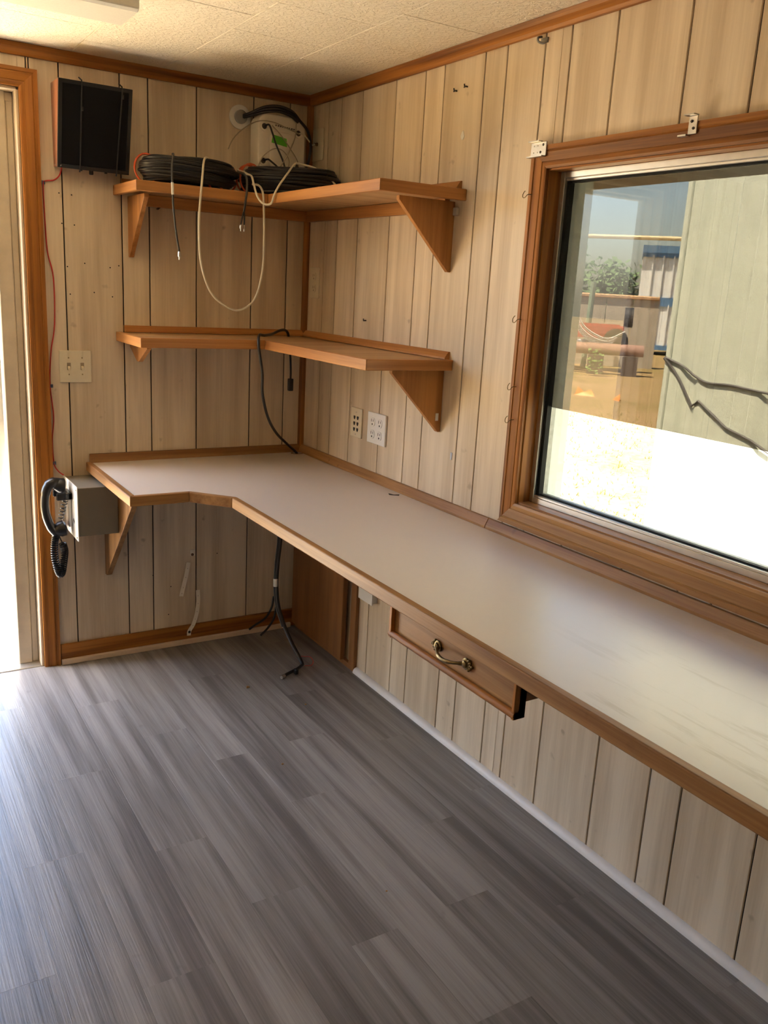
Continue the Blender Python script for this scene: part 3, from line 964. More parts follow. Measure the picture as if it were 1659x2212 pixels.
# ------------------------------------------------------------------ cable entry, junction box and cables on the top shelf
ge = thing('wall_grommet', (-0.286, 0.0, 1.988), 'round white cable entry in the end wall near the corner', 'grommet')
MB().lathe((-0.286, 0.0, 1.988), (0, -1, 0), [(0, 0.041), (0.003, 0.041), (0.005, 0.038), (0.005, 0.022), (0.012, 0.022), (0.012, 0.0175), (0.002, 0.017)], 28).build('flange', WHITE, ge, smooth=True)
MB().lathe((-0.286, -0.002, 1.988), (0, -1, 0), [(0, 0.0235), (0.012, 0.0235), (0.014, 0.021)], 18).build('conduit', plain('grey_conduit', (0.33, 0.32, 0.30), 0.5), ge)

wb_ = thing('utility_box', (-0.17, 0.0, 1.80), 'white rounded terminal box with green tape in the top corner', 'box')


def rounded_rect(x0, x1, z0, z1, r, n=5):
    out = []
    for cx, cz, a0 in ((x1 - r, z0 + r, -90), (x1 - r, z1 - r, 0), (x0 + r, z1 - r, 90), (x0 + r, z0 + r, 180)):
        for k_ in range(n + 1):
            a = R(a0 + 90 * k_ / n)
            out.append((cx + r * math.cos(a), cz + r * math.sin(a)))
    return out


WBX = plain('aged_white_plastic', (0.86, 0.79, 0.67), 0.42, noise=0.05, scale=8)
MB().prism(rounded_rect(-0.247, -0.062, 1.802, 2.001, 0.035), 'y', -0.078, -0.004).build('box_shell', WBX, wb_, bevel=0.006, seg=3, smooth=True)
MB().prism(rounded_rect(-0.205, -0.108, 1.815, 1.945, 0.025), 'y', -0.085, -0.074).build('box_lid', WBX, wb_, bevel=0.003, seg=2, smooth=True)
for xx, zz in ((-0.226, 1.957), (-0.092, 1.950), (-0.228, 1.842), (-0.092, 1.835)):
    MB().lathe((xx, -0.076, zz), (0, -1, 0), [(0, 0.0165), (0.008, 0.0165), (0.008, 0.0105), (0.004, 0.010)], 16).build('cable_port', WBX, wb_, smooth=True)
    MB().lathe((xx, -0.080, zz), (0, -1, 0), [(0, 0.0098), (0.001, 0.0098)], 12).build('port_seal', plain('seal_brown', (0.07, 0.055, 0.04), 0.7), wb_)
MB().hexa([(-0.199, -0.0858, 1.906), (-0.138, -0.0858, 1.897), (-0.138, -0.0850, 1.897), (-0.199, -0.0850, 1.906), (-0.194, -0.0858, 1.933), (-0.140, -0.0858, 1.925), (-0.140, -0.0850, 1.925), (-0.194, -0.0850, 1.933)]).build('green_tape', plain('green_tape', (0.10, 0.52, 0.02), 0.5), wb_)
# three lines of worn print on the lid
pr_ = MB()
for k_ in range(9):
    xx = -0.182 + k_ * 0.0088
    pr_.box(xx, xx + (0.006 if k_ % 3 else 0.0045), -0.0790, -0.0784, 1.9635 - k_ * 0.0006, 1.9685 - k_ * 0.0006)
pr_.build('worn_print', plain('worn_ink', (0.10, 0.08, 0.06), 0.7), wb_)


def cable(name, label, pts, r, mat, cat='cable', group=None, n=8, fine=8):
    o = MB().tube(spline(pts, fine), r, n).build(name, mat, smooth=True, org=pts[0])
    return tag(o, label, cat, group)


# black feed from the grommet over the box
fd = thing('feed_cable', (-0.286, -0.01, 1.988), 'black cable bundle arching from the wall entry over the terminal box', 'cable')
for dz, dy, e in ((0.0, 0.0, 0), (0.008, 0.006, 1), (-0.008, 0.004, 2)):
    pts = [(-0.284, -0.004, 1.988 + dz * 0.3), (-0.262, -0.030 - dy, 1.996 + dz * 0.5), (-0.225, -0.070 - dy, 2.012 + dz), (-0.180, -0.092 - dy, 2.018 + dz), (-0.130, -0.096 - dy, 2.008 + dz)]
    if e == 1:
        pts += [(-0.095, -0.094, 1.992), (-0.060, -0.090, 1.962), (-0.044, -0.088, 1.915), (-0.050, -0.092, 1.870), (-0.066, -0.098, 1.828)]
    else:
        pts += [(-0.100, -0.092, 1.990 + dz * 0.6)]
    MB().tube(spline(pts, 8), 0.0055 if e != 1 else 0.0050, 8).build('strand', RUBBER, fd, smooth=True)
cable('box_lead', 'thin black lead from the top-left port slanting across the terminal box', [(-0.226, -0.086, 1.957), (-0.216, -0.100, 1.960), (-0.205, -0.104, 1.935), (-0.190, -0.108, 1.895), (-0.165, -0.112, 1.845), (-0.150, -0.114, 1.800)], 0.0032, RUBBER)
cable('box_lead', 'thin black lead curling from the bottom-left port of the terminal box', [(-0.228, -0.086, 1.842), (-0.220, -0.104, 1.845), (-0.210, -0.112, 1.838), (-0.182, -0.114, 1.818), (-0.168, -0.114, 1.795)], 0.0032, RUBBER)
TAN = plain('tan_cable', (0.42, 0.35, 0.24), 0.5)
cable('thin_cable', 'thin tan wire looping over the top of the terminal box', [(-0.345, -0.040, 1.870), (-0.330, -0.050, 1.905), (-0.300, -0.070, 1.940), (-0.255, -0.088, 1.968), (-0.200, -0.095, 1.972), (-0.140, -0.095, 1.958), (-0.092, -0.086, 1.948)], 0.0019, TAN, n=6)
cable('thin_cable', 'thin tan wire crossing the middle of the terminal box downward', [(-0.108, -0.096, 1.982), (-0.116, -0.104, 1.930), (-0.140, -0.110, 1.880), (-0.168, -0.114, 1.835), (-0.190, -0.116, 1.800)], 0.0022, TAN, n=6)
cable('thin_cable', 'thin tan wire curving up from the bottom-left port of the box', [(-0.258, -0.098, 1.805), (-0.240, -0.102, 1.850), (-0.200, -0.106, 1.882), (-0.165, -0.108, 1.880), (-0.140, -0.110, 1.850), (-0.150, -0.113, 1.815), (-0.180, -0.116, 1.795)], 0.0019, TAN, n=6)
cable('thin_cable', 'thin tan wire from the top-right port down to the bottom-right port', [(-0.200, -0.090, 1.962), (-0.170, -0.104, 1.930), (-0.135, -0.108, 1.890), (-0.105, -0.104, 1.855), (-0.088, -0.098, 1.820)], 0.0019, TAN, n=6)
cable('thin_cable', 'pale wire from the terminal box to the cable plate on the window wall', [(-0.090, -0.084, 1.950), (-0.078, -0.098, 1.946), (-0.055, -0.092, 1.930), (-0.035, -0.080, 1.918), (-0.016, -0.067, 1.9245)], 0.0026, CREAMW, n=6)
cable('thin_cable', 'thin tan wire lying behind the left coil towards the corner', [(-0.56, -0.10, 1.800), (-0.50, -0.09, 1.812), (-0.42, -0.08, 1.806), (-0.36, -0.075, 1.790), (-0.30, -0.085, 1.765), (-0.25, -0.10, 1.745)], 0.0022, TAN, n=6)
cable('thin_cable', 'upper of the two wires bridging the gap between the coils', [(-0.345, -0.12, 1.792), (-0.31, -0.13, 1.797), (-0.27, -0.135, 1.790), (-0.23, -0.14, 1.772), (-0.22, -0.15, 1.750)], 0.0020, TAN, n=6)
cable('thin_cable', 'lower of the two wires bridging the gap between the coils', [(-0.375, -0.20, 1.786), (-0.345, -0.20, 1.780), (-0.315, -0.19, 1.770), (-0.285, -0.18, 1.765), (-0.25, -0.17, 1.775)], 0.0020, CREAMW, n=6)

# coiled black cables
def coil_bundle(label, c, rx, ry, ang, h_, seed, tie_at):
    rnd = random.Random(seed)
    t = thing('cable_coil', (c[0], c[1], 1.711), label, 'cable coil', 'black cable coils on the top shelf')
    ca, sa = math.cos(ang), math.sin(ang)
    mb = MB()
    for i in range(34):
        fz = rnd.uniform(0.02, 0.98)
        zr = math.sin(math.pi * fz) ** 0.5
        sh = 0.70 + 0.30 * zr * rnd.uniform(0.75, 1.0) if i % 4 else rnd.uniform(0.62, 0.82)
        z = 1.711 + 0.0135 + (h_ - 0.020) * fz
        p1, p2 = rnd.uniform(0, 6.28), rnd.uniform(0, 6.28)
        pts = []
        for k_ in range(40):
            a = 2 * math.pi * k_ / 40
            rr = sh * (1 + 0.025 * math.sin(2 * a + p1) + 0.012 * math.sin(3 * a + p2))
            px, py = rx * rr * math.cos(a), ry * rr * math.sin(a)
            pts.append((c[0] + px * ca - py * sa, c[1] + px * sa + py * ca, z + 0.005 * math.sin(a + p1) + 0.003 * math.sin(2 * a + p2)))
        mb.tube(pts, 0.0052, 7, closed=True)
    st = mb.build('cable_strands', RUBBER, t, smooth=True)
    st['kind'] = 'stuff'
    for a in tie_at:
        a = R(a)
        loop = []
        for k_ in range(20):
            b = 2 * math.pi * k_ / 20
            rr = 0.84 + 0.22 * math.cos(b)
            px, py = rx * rr * math.cos(a), ry * rr * math.sin(a)
            loop.append((c[0] + px * ca - py * sa, c[1] + px * sa + py * ca, 1.711 + h_ / 2 + 0.005 + (h_ / 2 - 0.001) * math.sin(b)))
        MB().tube(loop, 0.0035, 6, closed=True).build('orange_tie', ORANGE, t, smooth=True)
    return t


coil_bundle('left black cable coil with orange ties on the top shelf', (-0.525, -0.150), 0.172, 0.108, 0.0, 0.092, 3, (172, 12, 40))
coil_bundle('right black cable coil nearer the room corner on the top shelf', (-0.180, -0.205), 0.175, 0.105, R(-29), 0.098, 5, (180, 205))

# cream cable: loop hanging in front of the shelf
cable('cream_cable', 'cream cable hanging in a long loop below the top shelf',
      [(-0.44, -0.13, 1.808), (-0.49, -0.22, 1.808), (-0.518, -0.268, 1.790), (-0.530, -0.286, 1.735), (-0.537, -0.286, 1.660), (-0.540, -0.284, 1.590), (-0.534, -0.282, 1.482), (-0.507, -0.281, 1.394), (-0.464, -0.280, 1.346), (-0.400, -0.280, 1.322),
       (-0.341, -0.281, 1.358), (-0.313, -0.283, 1.450), (-0.309, -0.285, 1.560), (-0.313, -0.288, 1.66), (-0.318, -0.288, 1.712), (-0.325, -0.27, 1.735), (-0.335, -0.24, 1.74)], 0.0036, CREAMW)
cable('cream_cable', 'cream cable drooping over the shelf edge across the right coil',
      [(-0.350, -0.20, 1.775), (-0.345, -0.25, 1.765), (-0.352, -0.290, 1.735), (-0.345, -0.302, 1.700), (-0.328, -0.312, 1.676), (-0.306, -0.328, 1.676), (-0.301, -0.345, 1.706), (-0.284, -0.348, 1.738), (-0.250, -0.330, 1.775), (-0.205, -0.290, 1.814), (-0.170, -0.26, 1.822), (-0.120, -0.28, 1.812), (-0.085, -0.30, 1.790), (-0.065, -0.34, 1.755), (-0.06, -0.37, 1.728)], 0.0036, CREAMW)

# audio leads hanging from the shelf
al = thing('audio_lead', (-0.66, -0.2, 1.71), 'grey audio lead with white label hanging off the left end of the shelf', 'cable')
pts = [(-0.590, -0.17, 1.812), (-0.612, -0.245, 1.800), (-0.628, -0.280, 1.760), (-0.630, -0.290, 1.700), (-0.627, -0.288, 1.640), (-0.617, -0.285, 1.560), (-0.606, -0.283, 1.500)]
MB().tube(spline(pts, 8), 0.0034, 7).build('lead', plain('charcoal_cable', (0.045, 0.042, 0.040), 0.5), al, smooth=True)
MB().tube([(-0.6305, -0.2895, 1.712), (-0.6295, -0.289, 1.675)], 0.0046, 8).build('label_sleeve', WHITE, al)
MB().lathe((-0.606, -0.283, 1.502), (0.02, 0, -1), [(0, 0.0042), (0.006, 0.0055), (0.016, 0.0055), (0.017, 0.003), (0.026, 0.003)], 10).build('plug', STEEL, al)
al2 = thing('audio_lead', (-0.395, -0.2, 1.71), 'twin-plug audio lead hanging between the coils', 'cable')
MB().tube(spline([(-0.372, -0.20, 1.778), (-0.370, -0.262, 1.762), (-0.374, -0.285, 1.725), (-0.380, -0.286, 1.670), (-0.384, -0.285, 1.645)], 8), 0.0040, 7).build('lead', plain('charcoal_cable', (0.045, 0.042, 0.04)), al2, smooth=True)
for e in (-0.006, 0.006):
    MB().tube(spline([(-0.384, -0.285, 1.648), (-0.385 + e * 0.6, -0.285, 1.630), (-0.388 + e, -0.285, 1.602)], 4), 0.0026, 6).build('lead_tail', RUBBER, al2)
    MB().lathe((-0.388 + e, -0.285, 1.603), (0, 0, -1), [(0, 0.0032), (0.003, 0.0042), (0.012, 0.0042), (0.013, 0.002), (0.021, 0.002)], 10).build('plug', STEEL, al2)

# black cord on the middle shelf
cable('power_cord', 'black cord looping over the middle shelf into the desk corner hole',
      [(-0.036, -0.046, 0.752), (-0.058, -0.052, 0.775), (-0.105, -0.075, 0.810), (-0.190, -0.16, 0.870), (-0.275, -0.27, 0.950), (-0.318, -0.318, 1.040), (-0.322, -0.322, 1.110), (-0.334, -0.322, 1.180), (-0.336, -0.318, 1.212), (-0.325, -0.296, 1.240), (-0.275, -0.23, 1.236),
       (-0.205, -0.14, 1.236), (-0.150, -0.085, 1.246), (-0.110, -0.050, 1.246), (-0.092, -0.040, 1.232), (-0.088, -0.038, 1.205)], 0.0052, RUBBER)
pl = thing('cord_end', (-0.08, -0.045, 1.00), 'black cord end with moulded connector hanging under the middle shelf', 'cable')
MB().tube(spline([(-0.088, -0.040, 1.200), (-0.082, -0.044, 1.150), (-0.079, -0.046, 1.090), (-0.079, -0.046, 1.058)], 6), 0.0042, 8).build('lead', RUBBER, pl, smooth=True)
MB().box(-0.0885, -0.0695, -0.055, -0.037, 1.012, 1.060).build('connector', BLACKP, pl, bevel=0.003, seg=2)

# cables hanging beneath the desk to the floor
uc = thing('cable_bundle', (-0.22, -0.40, 0.0), 'black cable bundle hanging under the desk to a loose end on the floor', 'cable')
main = [(-0.175, -0.20, 0.727), (-0.178, -0.20, 0.60), (-0.182, -0.21, 0.46), (-0.196, -0.22, 0.36), (-0.203, -0.23, 0.28), (-0.203, -0.25, 0.20), (-0.192, -0.29, 0.125), (-0.180, -0.335, 0.070), (-0.168, -0.385, 0.022), (-0.168, -0.405, 0.008)]
MB().tube(spline(main, 8), 0.0075, 9).build('main_cable', RUBBER, uc, smooth=True)
MB().tube(spline([(p[0] - 0.007, p[1] + 0.003, p[2]) for p in main[:7]], 8), 0.0055, 8).build('second_cable', RUBBER, uc, smooth=True)
MB().tube(spline([(-0.168, -0.405, 0.009), (-0.195, -0.425, 0.008), (-0.225, -0.440, 0.008), (-0.255, -0.452, 0.007), (-0.272, -0.462, 0.006)], 6), 0.0058, 8).build('floor_tail', RUBBER, uc, smooth=True)
MB().lathe((-0.270, -0.461, 0.007), (-0.85, -0.5, 0), [(0, 0.0065), (0.010, 0.0075), (0.020, 0.0065)], 10).build('plug', STEEL, uc)
MB().box(-0.226, -0.212, -0.462, -0.446, 0.0005, 0.022).build('ferrite', BLACKP, uc, bevel=0.003, seg=2)
MB().tube(spline([(-0.210, -0.22, 0.230), (-0.225, -0.235, 0.190), (-0.255, -0.245, 0.155), (-0.300, -0.25, 0.135), (-0.325, -0.252, 0.122)], 6), 0.0042, 7).build('branch', RUBBER, uc, smooth=True)
MB().tube(spline([(-0.206, -0.235, 0.190), (-0.218, -0.245, 0.150), (-0.245, -0.250, 0.115), (-0.278, -0.255, 0.090)], 6), 0.0042, 7).build('branch', RUBBER, uc, smooth=True)
MB().tube([(-0.2075, -0.229, 0.305), (-0.2085, -0.232, 0.275)], 0.0088, 9).build('white_tape', WHITE, uc)
MB().tube(spline([(-0.172, -0.370, 0.030), (-0.145, -0.375, 0.026), (-0.125, -0.385, 0.024), (-0.120, -0.400, 0.012), (-0.135, -0.415, 0.004), (-0.165, -0.420, 0.010)], 6), 0.0013, 5).build('red_wire', REDW, uc)

# ------------------------------------------------------------------ perforated paper strips on the end wall
def strip(label, pts, wdt):
    t = thing('hanging_strap', pts[-1], label, 'strap', 'perforated strips under the desk')
    vs, fs = [], []
    P = spline(pts, 6)
    for i, p in enumerate(P):
        d = (P[min(i + 1, len(P) - 1)] - P[max(i - 1, 0)]).normalized()
        s_ = d.cross(Vector((0, -1, 0))).normalized() * wdt / 2
        for yy in (0.0, -0.0012):
            vs += [p + s_ + Vector((0, yy, 0)), p - s_ + Vector((0, yy, 0))]
    for i in range(len(P) - 1):
        a, b = i * 4, i * 4 + 4
        fs += [(a, b, b + 1, a + 1), (a + 2, a + 3, b + 3, b + 2), (a, a + 2, b + 2, b), (a + 1, b + 1, b + 3, a + 3)]
    fs += [(0, 1, 3, 2), (len(vs) - 4, len(vs) - 2, len(vs) - 1, len(vs) - 3)]
    MB().add(vs, fs).build('strap_band', plain('pale_strap', (0.80, 0.73, 0.62), 0.6, noise=0.04), t)
    for p in P[3::4]:
        MB().lathe(p + Vector((0, -0.0012, 0)), (0, -1, 0), [(0, 0.0013), (0.0003, 0.0013)], 6).build('perforation', SLOT, t)
    return t


s1 = strip('pale perforated strap tilted on the wall under the desk, upper of two', [(-0.482, -0.010, 0.340), (-0.492, -0.013, 0.290), (-0.508, -0.016, 0.232), (-0.514, -0.016, 0.205)], 0.017)
MB().box(-0.472, -0.452, -0.004, -0.001, 0.362, 0.388).build('strap_tab', plain('pale_strap', (0.66, 0.6, 0.5)), s1)
MB().lathe((-0.464, -0.003, 0.368), (0, -1, 0), [(0, 0.006), (0.003, 0.0055), (0.004, 0.002)], 10).build('nail', plain('rust', (0.10, 0.05, 0.03), 0.7), s1)
s2 = strip('pale perforated strap curling to the skirting, lower of two', [(-0.446, -0.016, 0.222), (-0.446, -0.020, 0.175), (-0.452, -0.020, 0.125), (-0.464, -0.016, 0.080), (-0.480, -0.0135, 0.052), (-0.482, -0.0135, 0.033)], 0.016)
MB().lathe((-0.480, -0.0135, 0.048), (0, -1, 0), [(0, 0.0055), (0.003, 0.005), (0.004, 0.002)], 10).build('nail', SLOT, s2)

# ------------------------------------------------------------------ small hardware
def cup_hook(label, y, z, x=-0.019):
    pts = [(x + 0.004, y, z), (x - 0.010, y, z)] + [(x - 0.010 + 0.010 * math.sin(R(-a)) * 0.3 - 0.004, y + 0.0085 - 0.0085 * math.cos(R(a)), z - 0.0085 * math.sin(R(a)) * 1.1) for a in range(20, 250, 25)]
    o = MB().tube(pts, 0.0011, 6).build('cup_hook', BRASS, smooth=True, org=(x, y, z))
    return tag(o, label, 'hook', 'cup hooks on the window casing')


cup_hook('topmost brass cup hook on the left window casing', -1.318, 1.677)
cup_hook('brass cup hook halfway up the left window casing', -1.322, 1.361)
cup_hook('upper of the two low brass cup hooks on the window casing', -1.326, 1.182)
cup_hook('lowest brass cup hook on the left window casing', -1.328, 1.092)


def nail_hook(label, y, z):
    o = MB().tube([(0.002, y, z), (-0.006, y, z), (-0.010, y + 0.001, z + 0.001), (-0.010, y + 0.002, z + 0.006)], 0.0022, 6).tube([(-0.006, y + 0.008, z - 0.001), (-0.006, y - 0.004, z)], 0.0020, 6).build('wall_hook', plain('dark_iron', (0.06, 0.05, 0.045), 0.5, 0.6), org=(0, y, z))
    return tag(o, label, 'hook', 'small iron hooks on the window wall')


nail_hook('left of two small iron hooks high on the window wall', -0.927, 1.983)
nail_hook('right of two small iron hooks high on the window wall', -0.977, 1.987)
nail_hook('single small iron hook on the window wall between the shelves', -0.474, 1.310)
o = MB().tube([(-0.59, 0.0, 1.648), (-0.59, -0.010, 1.648), (-0.583, -0.013, 1.655)], 0.0035, 6).tube([(-0.583, -0.013, 1.655), (-0.577, -0.012, 1.660)], 0.005, 6).build('wall_hook', plain('dark_iron', (0.06, 0.05, 0.045)), org=(-0.59, 0, 1.648))
tag(o, 'small black hook on the end wall below the left coil', 'hook')

sc_ = thing('spring_clip', (0.0, -1.295, 2.045), 'grey metal spring clip just below the cornice above the window', 'clip')
MB().box(-0.004, 0.0, -1.283, -1.308, 2.040, 2.052).build('clip_base', plain('zinc', (0.30, 0.29, 0.27), 0.4, 0.7), sc_)
MB().tube(spline([(-0.003, -1.284, 2.056), (-0.016, -1.286, 2.052), (-0.018, -1.290, 2.042), (-0.010, -1.300, 2.038), (-0.003, -1.307, 2.044)], 5), 0.0030, 6).build('clip_jaw', plain('zinc', (0.3, 0.29, 0.27)), sc_)

cb = thing('corner_bracket', (-0.019, -1.325, 1.773), 'perforated steel bracket on the top-left corner of the window casing', 'bracket')
MB().box(-0.0225, -0.0195, -1.305, -1.362, 1.768, 1.801).build('bracket_plate', STEEL, cb, bevel=0.0005)
MB().box(-0.034, -0.0195, -1.302, -1.360, 1.765, 1.7675).build('bracket_flange', STEEL, cb)
MB().box(-0.034, -0.0195, -1.305, -1.345, 1.8015, 1.804).build('bracket_flange', STEEL, cb)
for yy, zz, rr in ((-1.316, 1.793, 0.0016), (-1.330, 1.793, 0.0016), (-1.316, 1.777, 0.0016), (-1.330, 1.777, 0.0016), (-1.351, 1.794, 0.0034), (-1.342, 1.777, 0.0034)):
    MB().lathe((-0.0225, yy, zz), (-1, 0, 0), [(0, rr), (0.001, rr * 0.9)], 8).build('screw', WHITE if rr < 0.002 else plain('dark_iron', (0.06, 0.05, 0.045)), cb)
rb = thing('rod_bracket', (-0.019, -1.815, 1.775), 'small steel rod bracket along the top of the window casing', 'bracket')
MB().box(-0.0225, -0.0195, -1.804, -1.826, 1.768, 1.803).build('bracket_plate', STEEL, rb, bevel=0.0005)
MB().box(-0.036, -0.0195, -1.800, -1.826, 1.8035, 1.806).build('bracket_flange', STEEL, rb)
MB().box(-0.032, -0.0195, -1.786, -1.808, 1.764, 1.7675).build('bracket_tongue', STEEL, rb)
for zz in (1.793, 1.779):
    MB().lathe((-0.0225, -1.812 - (0.006 if zz < 1.78 else 0), zz), (-1, 0, 0), [(0, 0.0032), (0.002, 0.0026)], 8).build('screw', plain('dark_iron', (0.06, 0.05, 0.045)), rb)

o = MB().box(-0.010, 0.0, -0.962, -0.980, 1.640, 1.662).build('shelf_clip', plain('clear_grey', (0.55, 0.52, 0.47), 0.3), bevel=0.001, org=(0, -0.971, 1.65))
tag(o, 'small translucent clip below the right end of the upper shelf', 'clip')
o = MB().box(-0.022, -0.012, -0.9655, -0.9635, 1.033, 1.056).build('paper_tag', WHITE, org=(-0.017, -0.9645, 1.045))
tag(o, 'white paper tag stuck on the right bracket of the middle shelf', 'tag')
o = MB().box(-0.002, 0.0, -1.028, -1.036, 0.922, 0.944).build('paper_tag', plain('grey_paper', (0.55, 0.56, 0.58), 0.6), org=(0, -1.032, 0.93))
tag(o, 'tiny grey sticker on the window wall above the desk', 'tag')
o = MB().prism([(-0.967, 1.868), (-0.962, 1.858), (-0.966, 1.848), (-0.976, 1.848), (-0.980, 1.856), (-0.973, 1.872)], 'x', -0.0012, 0.0002).build('paint_chip', WHITE, org=(0, -0.97, 1.86))
tag(o, 'white drop-shaped paint chip on the window wall', 'paint spot')

# ------------------------------------------------------------------ ceiling light
cl = thing('ceiling_light', (-1.5, -0.74, H), 'long fluorescent ceiling light with prismatic acrylic cover', 'lamp')
MB().box(-2.09, -0.888, -0.665, -0.820, 2.078, H).build('light_housing', plain('white_enamel', (0.78, 0.74, 0.66), 0.4), cl, bevel=0.002)
LENS = plain('acrylic_lens', (0.80, 0.74, 0.60), 0.25, noise=0.03, scale=200, bump=0.15)
MB().prism([(-0.652, 2.080), (-0.656, 2.046), (-0.668, 2.040), (-0.812, 2.040), (-0.824, 2.046), (-0.828, 2.080)], 'x', -2.095, -0.886).build('light_lens', LENS, cl, bevel=0.002)

# crumbs on the floor
CR_ = plain('wood_chip', (0.38, 0.21, 0.08), 0.7)
for lab, x, y, s_ in (('largest wood chip on the floor, in front of the loose cable end', -0.425, -0.481, 0.007), ('tiny wood crumb on the floor right of the largest chip', -0.296, -0.689, 0.004),
                      ('wood crumb on the pale plank in the middle of the floor', -0.534, -1.009, 0.004), ('tiny dark crumb on the floor nearest the viewer', -0.554, -1.647, 0.003)):
    o = MB().hexa([(x - s_, y - s_ * 0.6, 0), (x + s_, y - s_ * 0.4, 0), (x + s_ * 0.8, y + s_ * 0.6, 0), (x - s_ * 0.7, y + s_ * 0.5, 0), (x - s_ * 0.8, y - s_ * 0.4, s_ * 0.8), (x + s_ * 0.8, y - s_ * 0.3, s_ * 0.5), (x + s_ * 0.6, y + s_ * 0.4, s_ * 0.6), (x - s_ * 0.5, y + s_ * 0.4, s_ * 0.9)]).build('wood_chip', CR_, org=(x, y, 0))
    tag(o, lab, 'debris', 'wood chips on the floor')

# ------------------------------------------------------------------ outside
ZG = -0.90


def ground_mat():
    m, nt, b = new_mat('dry_grass_ground')
    L = nt.links.new
    tc = N(nt, 'ShaderNodeTexCoord')
    n1 = N(nt, 'ShaderNodeTexNoise', Scale=0.6, Detail=8.0, Roughness=0.65)
    n2 = N(nt, 'ShaderNodeTexNoise', Scale=9.0, Detail=6.0, Roughness=0.7)
    L(tc.outputs['Object'], n1.inputs['Vector'])
    L(tc.outputs['Object'], n2.inputs['Vector'])
    mx = N(nt, 'ShaderNodeMix')
    mx.inputs['Factor'].default_value = 0.5
    L(n1.outputs['Fac'], mx.inputs['A'])
    L(n2.outputs['Fac'], mx.inputs['B'])
    rp = N(nt, 'ShaderNodeValToRGB')
    e = rp.color_ramp.elements
    e[0].position, e[0].color = 0.38, (0.13, 0.135, 0.040, 1)
    e[1].position, e[1].color = 0.62, (0.36, 0.245, 0.13, 1)
    q = e.new(0.48)
    q.color = (0.28, 0.195, 0.085, 1)
    L(mx.outputs['Result'], rp.inputs['Fac'])
    L(rp.outputs['Color'], b.inputs['Base Color'])
    b.inputs['Roughness'].default_value = 0.95
    b.inputs['Specular IOR Level'].default_value = 0.1
    return m


gnd = MB().box(-90, 120, -90, 120, ZG - 0.3, ZG).build('ground', ground_mat())
struct(gnd, 'dry grass and bare soil of the yard outside', 'ground')
rt = MB().box(XL - 0.14, 0.14, YF - 0.14, 0.14, H + 0.10, H + 0.16).build('roof', plain('roof_white', (0.6, 0.6, 0.58), 0.6))
struct(rt, 'flat roof over the room', 'roof')

# dry grass tufts near the window
gm = MB()
rg = random.Random(11)
for i in range(5200):
    d = rg.uniform(4.5, 24) if i % 3 else rg.uniform(4.5, 10)
    a = R(rg.uniform(34, 58))
    px, py = -1.58 + d * math.sin(a), -3.15 + d * math.cos(a)
    if (px < 4.7 and py < 0.1) or (21 < d < 24 and 44 < math.degrees(a) < 49):
        continue
    for k_ in range(3):
        hgt, wd = rg.uniform(0.02, 0.07), rg.uniform(0.004, 0.010)
        t_ = rg.uniform(0, 6.28)
        dx, dy = math.cos(t_) * wd, math.sin(t_) * wd
        lx, ly = rg.uniform(-0.04, 0.04), rg.uniform(-0.04, 0.04)
        gm.add([(px - dx, py - dy, ZG), (px + dx, py + dy, ZG), (px + lx, py + ly, ZG + hgt)], [(0, 1, 2)])
go = gm.build('grass', plain('straw_grass', (0.36, 0.33, 0.11), 0.8, noise=0.4, scale=2))
tag(go, 'dry straw-coloured grass tufts growing in the yard', 'grass', kind='stuff')

# pale steel container standing beside the window
ct = thing('shipping_container', (3.2, -3.2, ZG), 'pale green corrugated steel container just outside the window', 'container')
CONT = plain('pale_container_paint', (0.60, 0.64, 0.52), 0.45, noise=0.06, scale=3)
prof, y, k = [], -0.115, 0
while y > -6.2:
    prof += [(2.0, y), (2.0, y - 0.085), (2.013, y - 0.120), (2.013, y - 0.175), (1.996, y - 0.205), (2.0, y - 0.225)]
    y -= 0.46
body = prof + [(4.4, y), (4.4, -0.115)]
MB().prism(body, 'z', ZG + 0.15, 2.35).build('corrugated_body', CONT, ct)
MB().box(1.985, 4.42, -0.105, -6.3, 2.35, 2.47).build('top_rail', CONT, ct, bevel=0.01)
MB().box(1.985, 4.42, -0.105, -6.3, ZG, ZG + 0.15).build('bottom_rail', CONT, ct, bevel=0.01)
MB().box(1.990, 2.06, -0.100, -0.135, ZG, 2.45).build('corner_post', CONT, ct, bevel=0.006)
cc = thing('container_cable', (1.98, -0.12, 1.16), 'thick dark cables slung along the side of the pale container', 'cable')
MB().tube(spline([(1.985, -0.104, 1.165), (1.993, -0.150, 1.150), (1.993, -0.227, 1.127), (1.993, -0.300, 1.090), (1.993, -0.377, 1.066), (1.993, -0.509, 1.069), (1.993, -0.706, 1.057), (1.993, -1.0, 1.05)], 6), 0.0062, 7).build('strand', plain('grey_cable', (0.10, 0.095, 0.09), 0.6), cc)
MB().tube([(1.98, -0.106, 1.160), (1.993, -0.160, 1.110), (1.993, -0.209, 1.063), (1.993, -0.255, 1.005), (1.993, -0.305, 0.942), (1.993, -0.338, 0.973), (1.993, -0.430, 0.920), (1.993, -0.519, 0.867), (1.993, -0.653, 0.834), (1.993, -0.755, 0.794), (1.993, -1.0, 0.70)], 0.0062, 7).build('strand', plain('grey_cable', (0.07, 0.065, 0.06)), cc)

# far yard seen past the container: heading 47 degrees from +y towards +x
YH = R(47)
YFWD = Vector((math.sin(YH), math.cos(YH), 0))
YRT = Vector((math.cos(YH), -math.sin(YH), 0))
YO = Vector((-1.5756, -3.1527, 0))


def yd(r, d, z):
    return YO + YRT * r + YFWD * d + Vector((0, 0, z))


